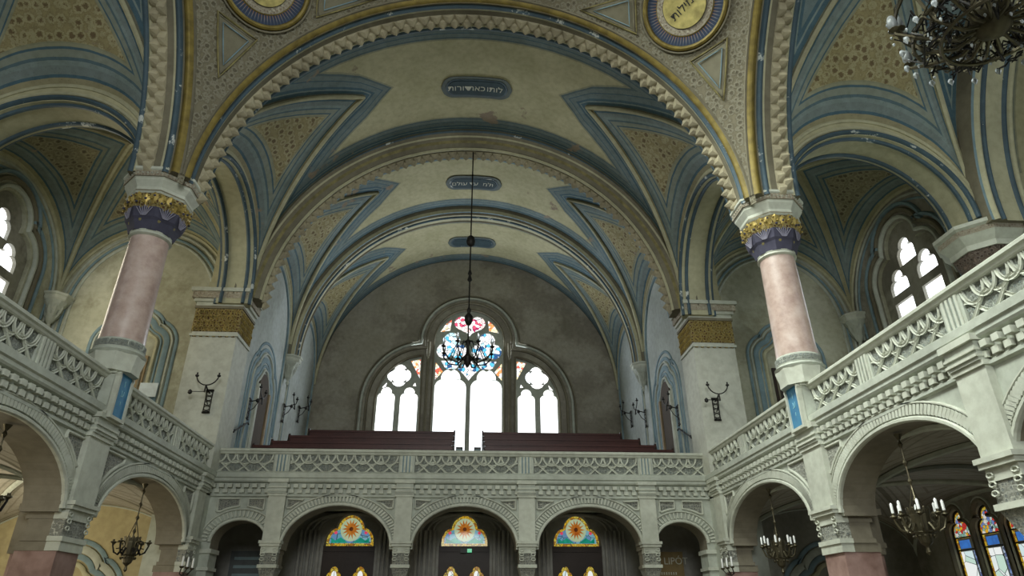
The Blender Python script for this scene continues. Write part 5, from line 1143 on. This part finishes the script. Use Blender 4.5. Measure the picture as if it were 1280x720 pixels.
crystal_chandelier(6.02, 5.15, 6.35)

# ------------------------------------------------------------------ pews of the back gallery
rows = ((17.35, 3.08, 4.02, 5.5), (18.15, 3.30, 4.33, 5.28), (18.95, 3.55, 4.68, 5.05), (19.8, 3.85, 5.06, 4.72))
for i, (y, zf, zt, xe) in enumerate(rows):
    zf2 = zf
    mb = MB(); mb.box((-5.9, y-0.25, GF), (5.9, y+0.6 if i < 3 else 24.9, zf2), 'wood_dark'); struct(mb.build('floor_gallery_step'))
    for s, nm in ((-1, 'left'), (1, 'right')):
        x0, x1 = sorted((s*xe if s > 0 else s*xe, 0.44 if s > 0 else -0.36)); wh = ('front', 'second', 'third', 'rearmost')[i]
        t = thing('pew', ((x0+x1)/2, y, zf2), 'long red-brown pew in the %s row of the %s block' % (wh, nm), 'pew', 'pews of the back gallery')
        g = MB(); g.box((x0+0.04, y, zf2+0.38), (x1-0.04, y+0.04, zt-0.05), 'wood_red'); g.box((x0+0.02, y-0.02, zt-0.06), (x1-0.02, y+0.07, zt), 'wood_red')
        n = 8
        for k in range(n): a = x0+0.1+(x1-x0-0.2)*k/n; g.box((a+0.04, y-0.012, zf2+0.45), (a+(x1-x0-0.2)/n-0.04, y, zt-0.12), 'wood_red')
        g.build('backrest', t)
        g = MB(); g.box((x0+0.04, y-0.42, zf2+0.40), (x1-0.04, y, zf2+0.44), 'wood_red'); g.build('seat', t)
        for xx in (x0, x1-0.05):
            g = MB(); f = (lambda xx: lambda a, z, d: Vector((xx + d, y + a, z)))(xx)
            g.plate([(-0.45, zf2), (0.09, zf2), (0.09, zt+0.03), (0.05, zt+0.06), (0.0, zt+0.04), (-0.04, zt-0.15), (-0.12, zf2+0.72), (-0.38, zf2+0.68), (-0.45, zf2+0.60)], [], f, 0.05, 0.0, 'wood_dark'); g.build('pew_end', t)
# balustrade rail brackets: low dark posts at the centre aisle
for x in (-0.2, 0.27):
    t = thing('aisle_post', (x, 17.3, 3.08), 'small dark post at the %s side of the centre aisle' % ('left' if x < 0 else 'right'), 'post', 'posts at the centre aisle')
    g = MB(); g.box((x-0.07, 17.22, GF), (x+0.07, 17.40, 3.96), 'stone_blue'); g.build('upright', t); g = MB(); g.box((x-0.09, 17.2, 3.96), (x+0.09, 17.42, 4.0), 'wood_dark'); g.build('cap', t)
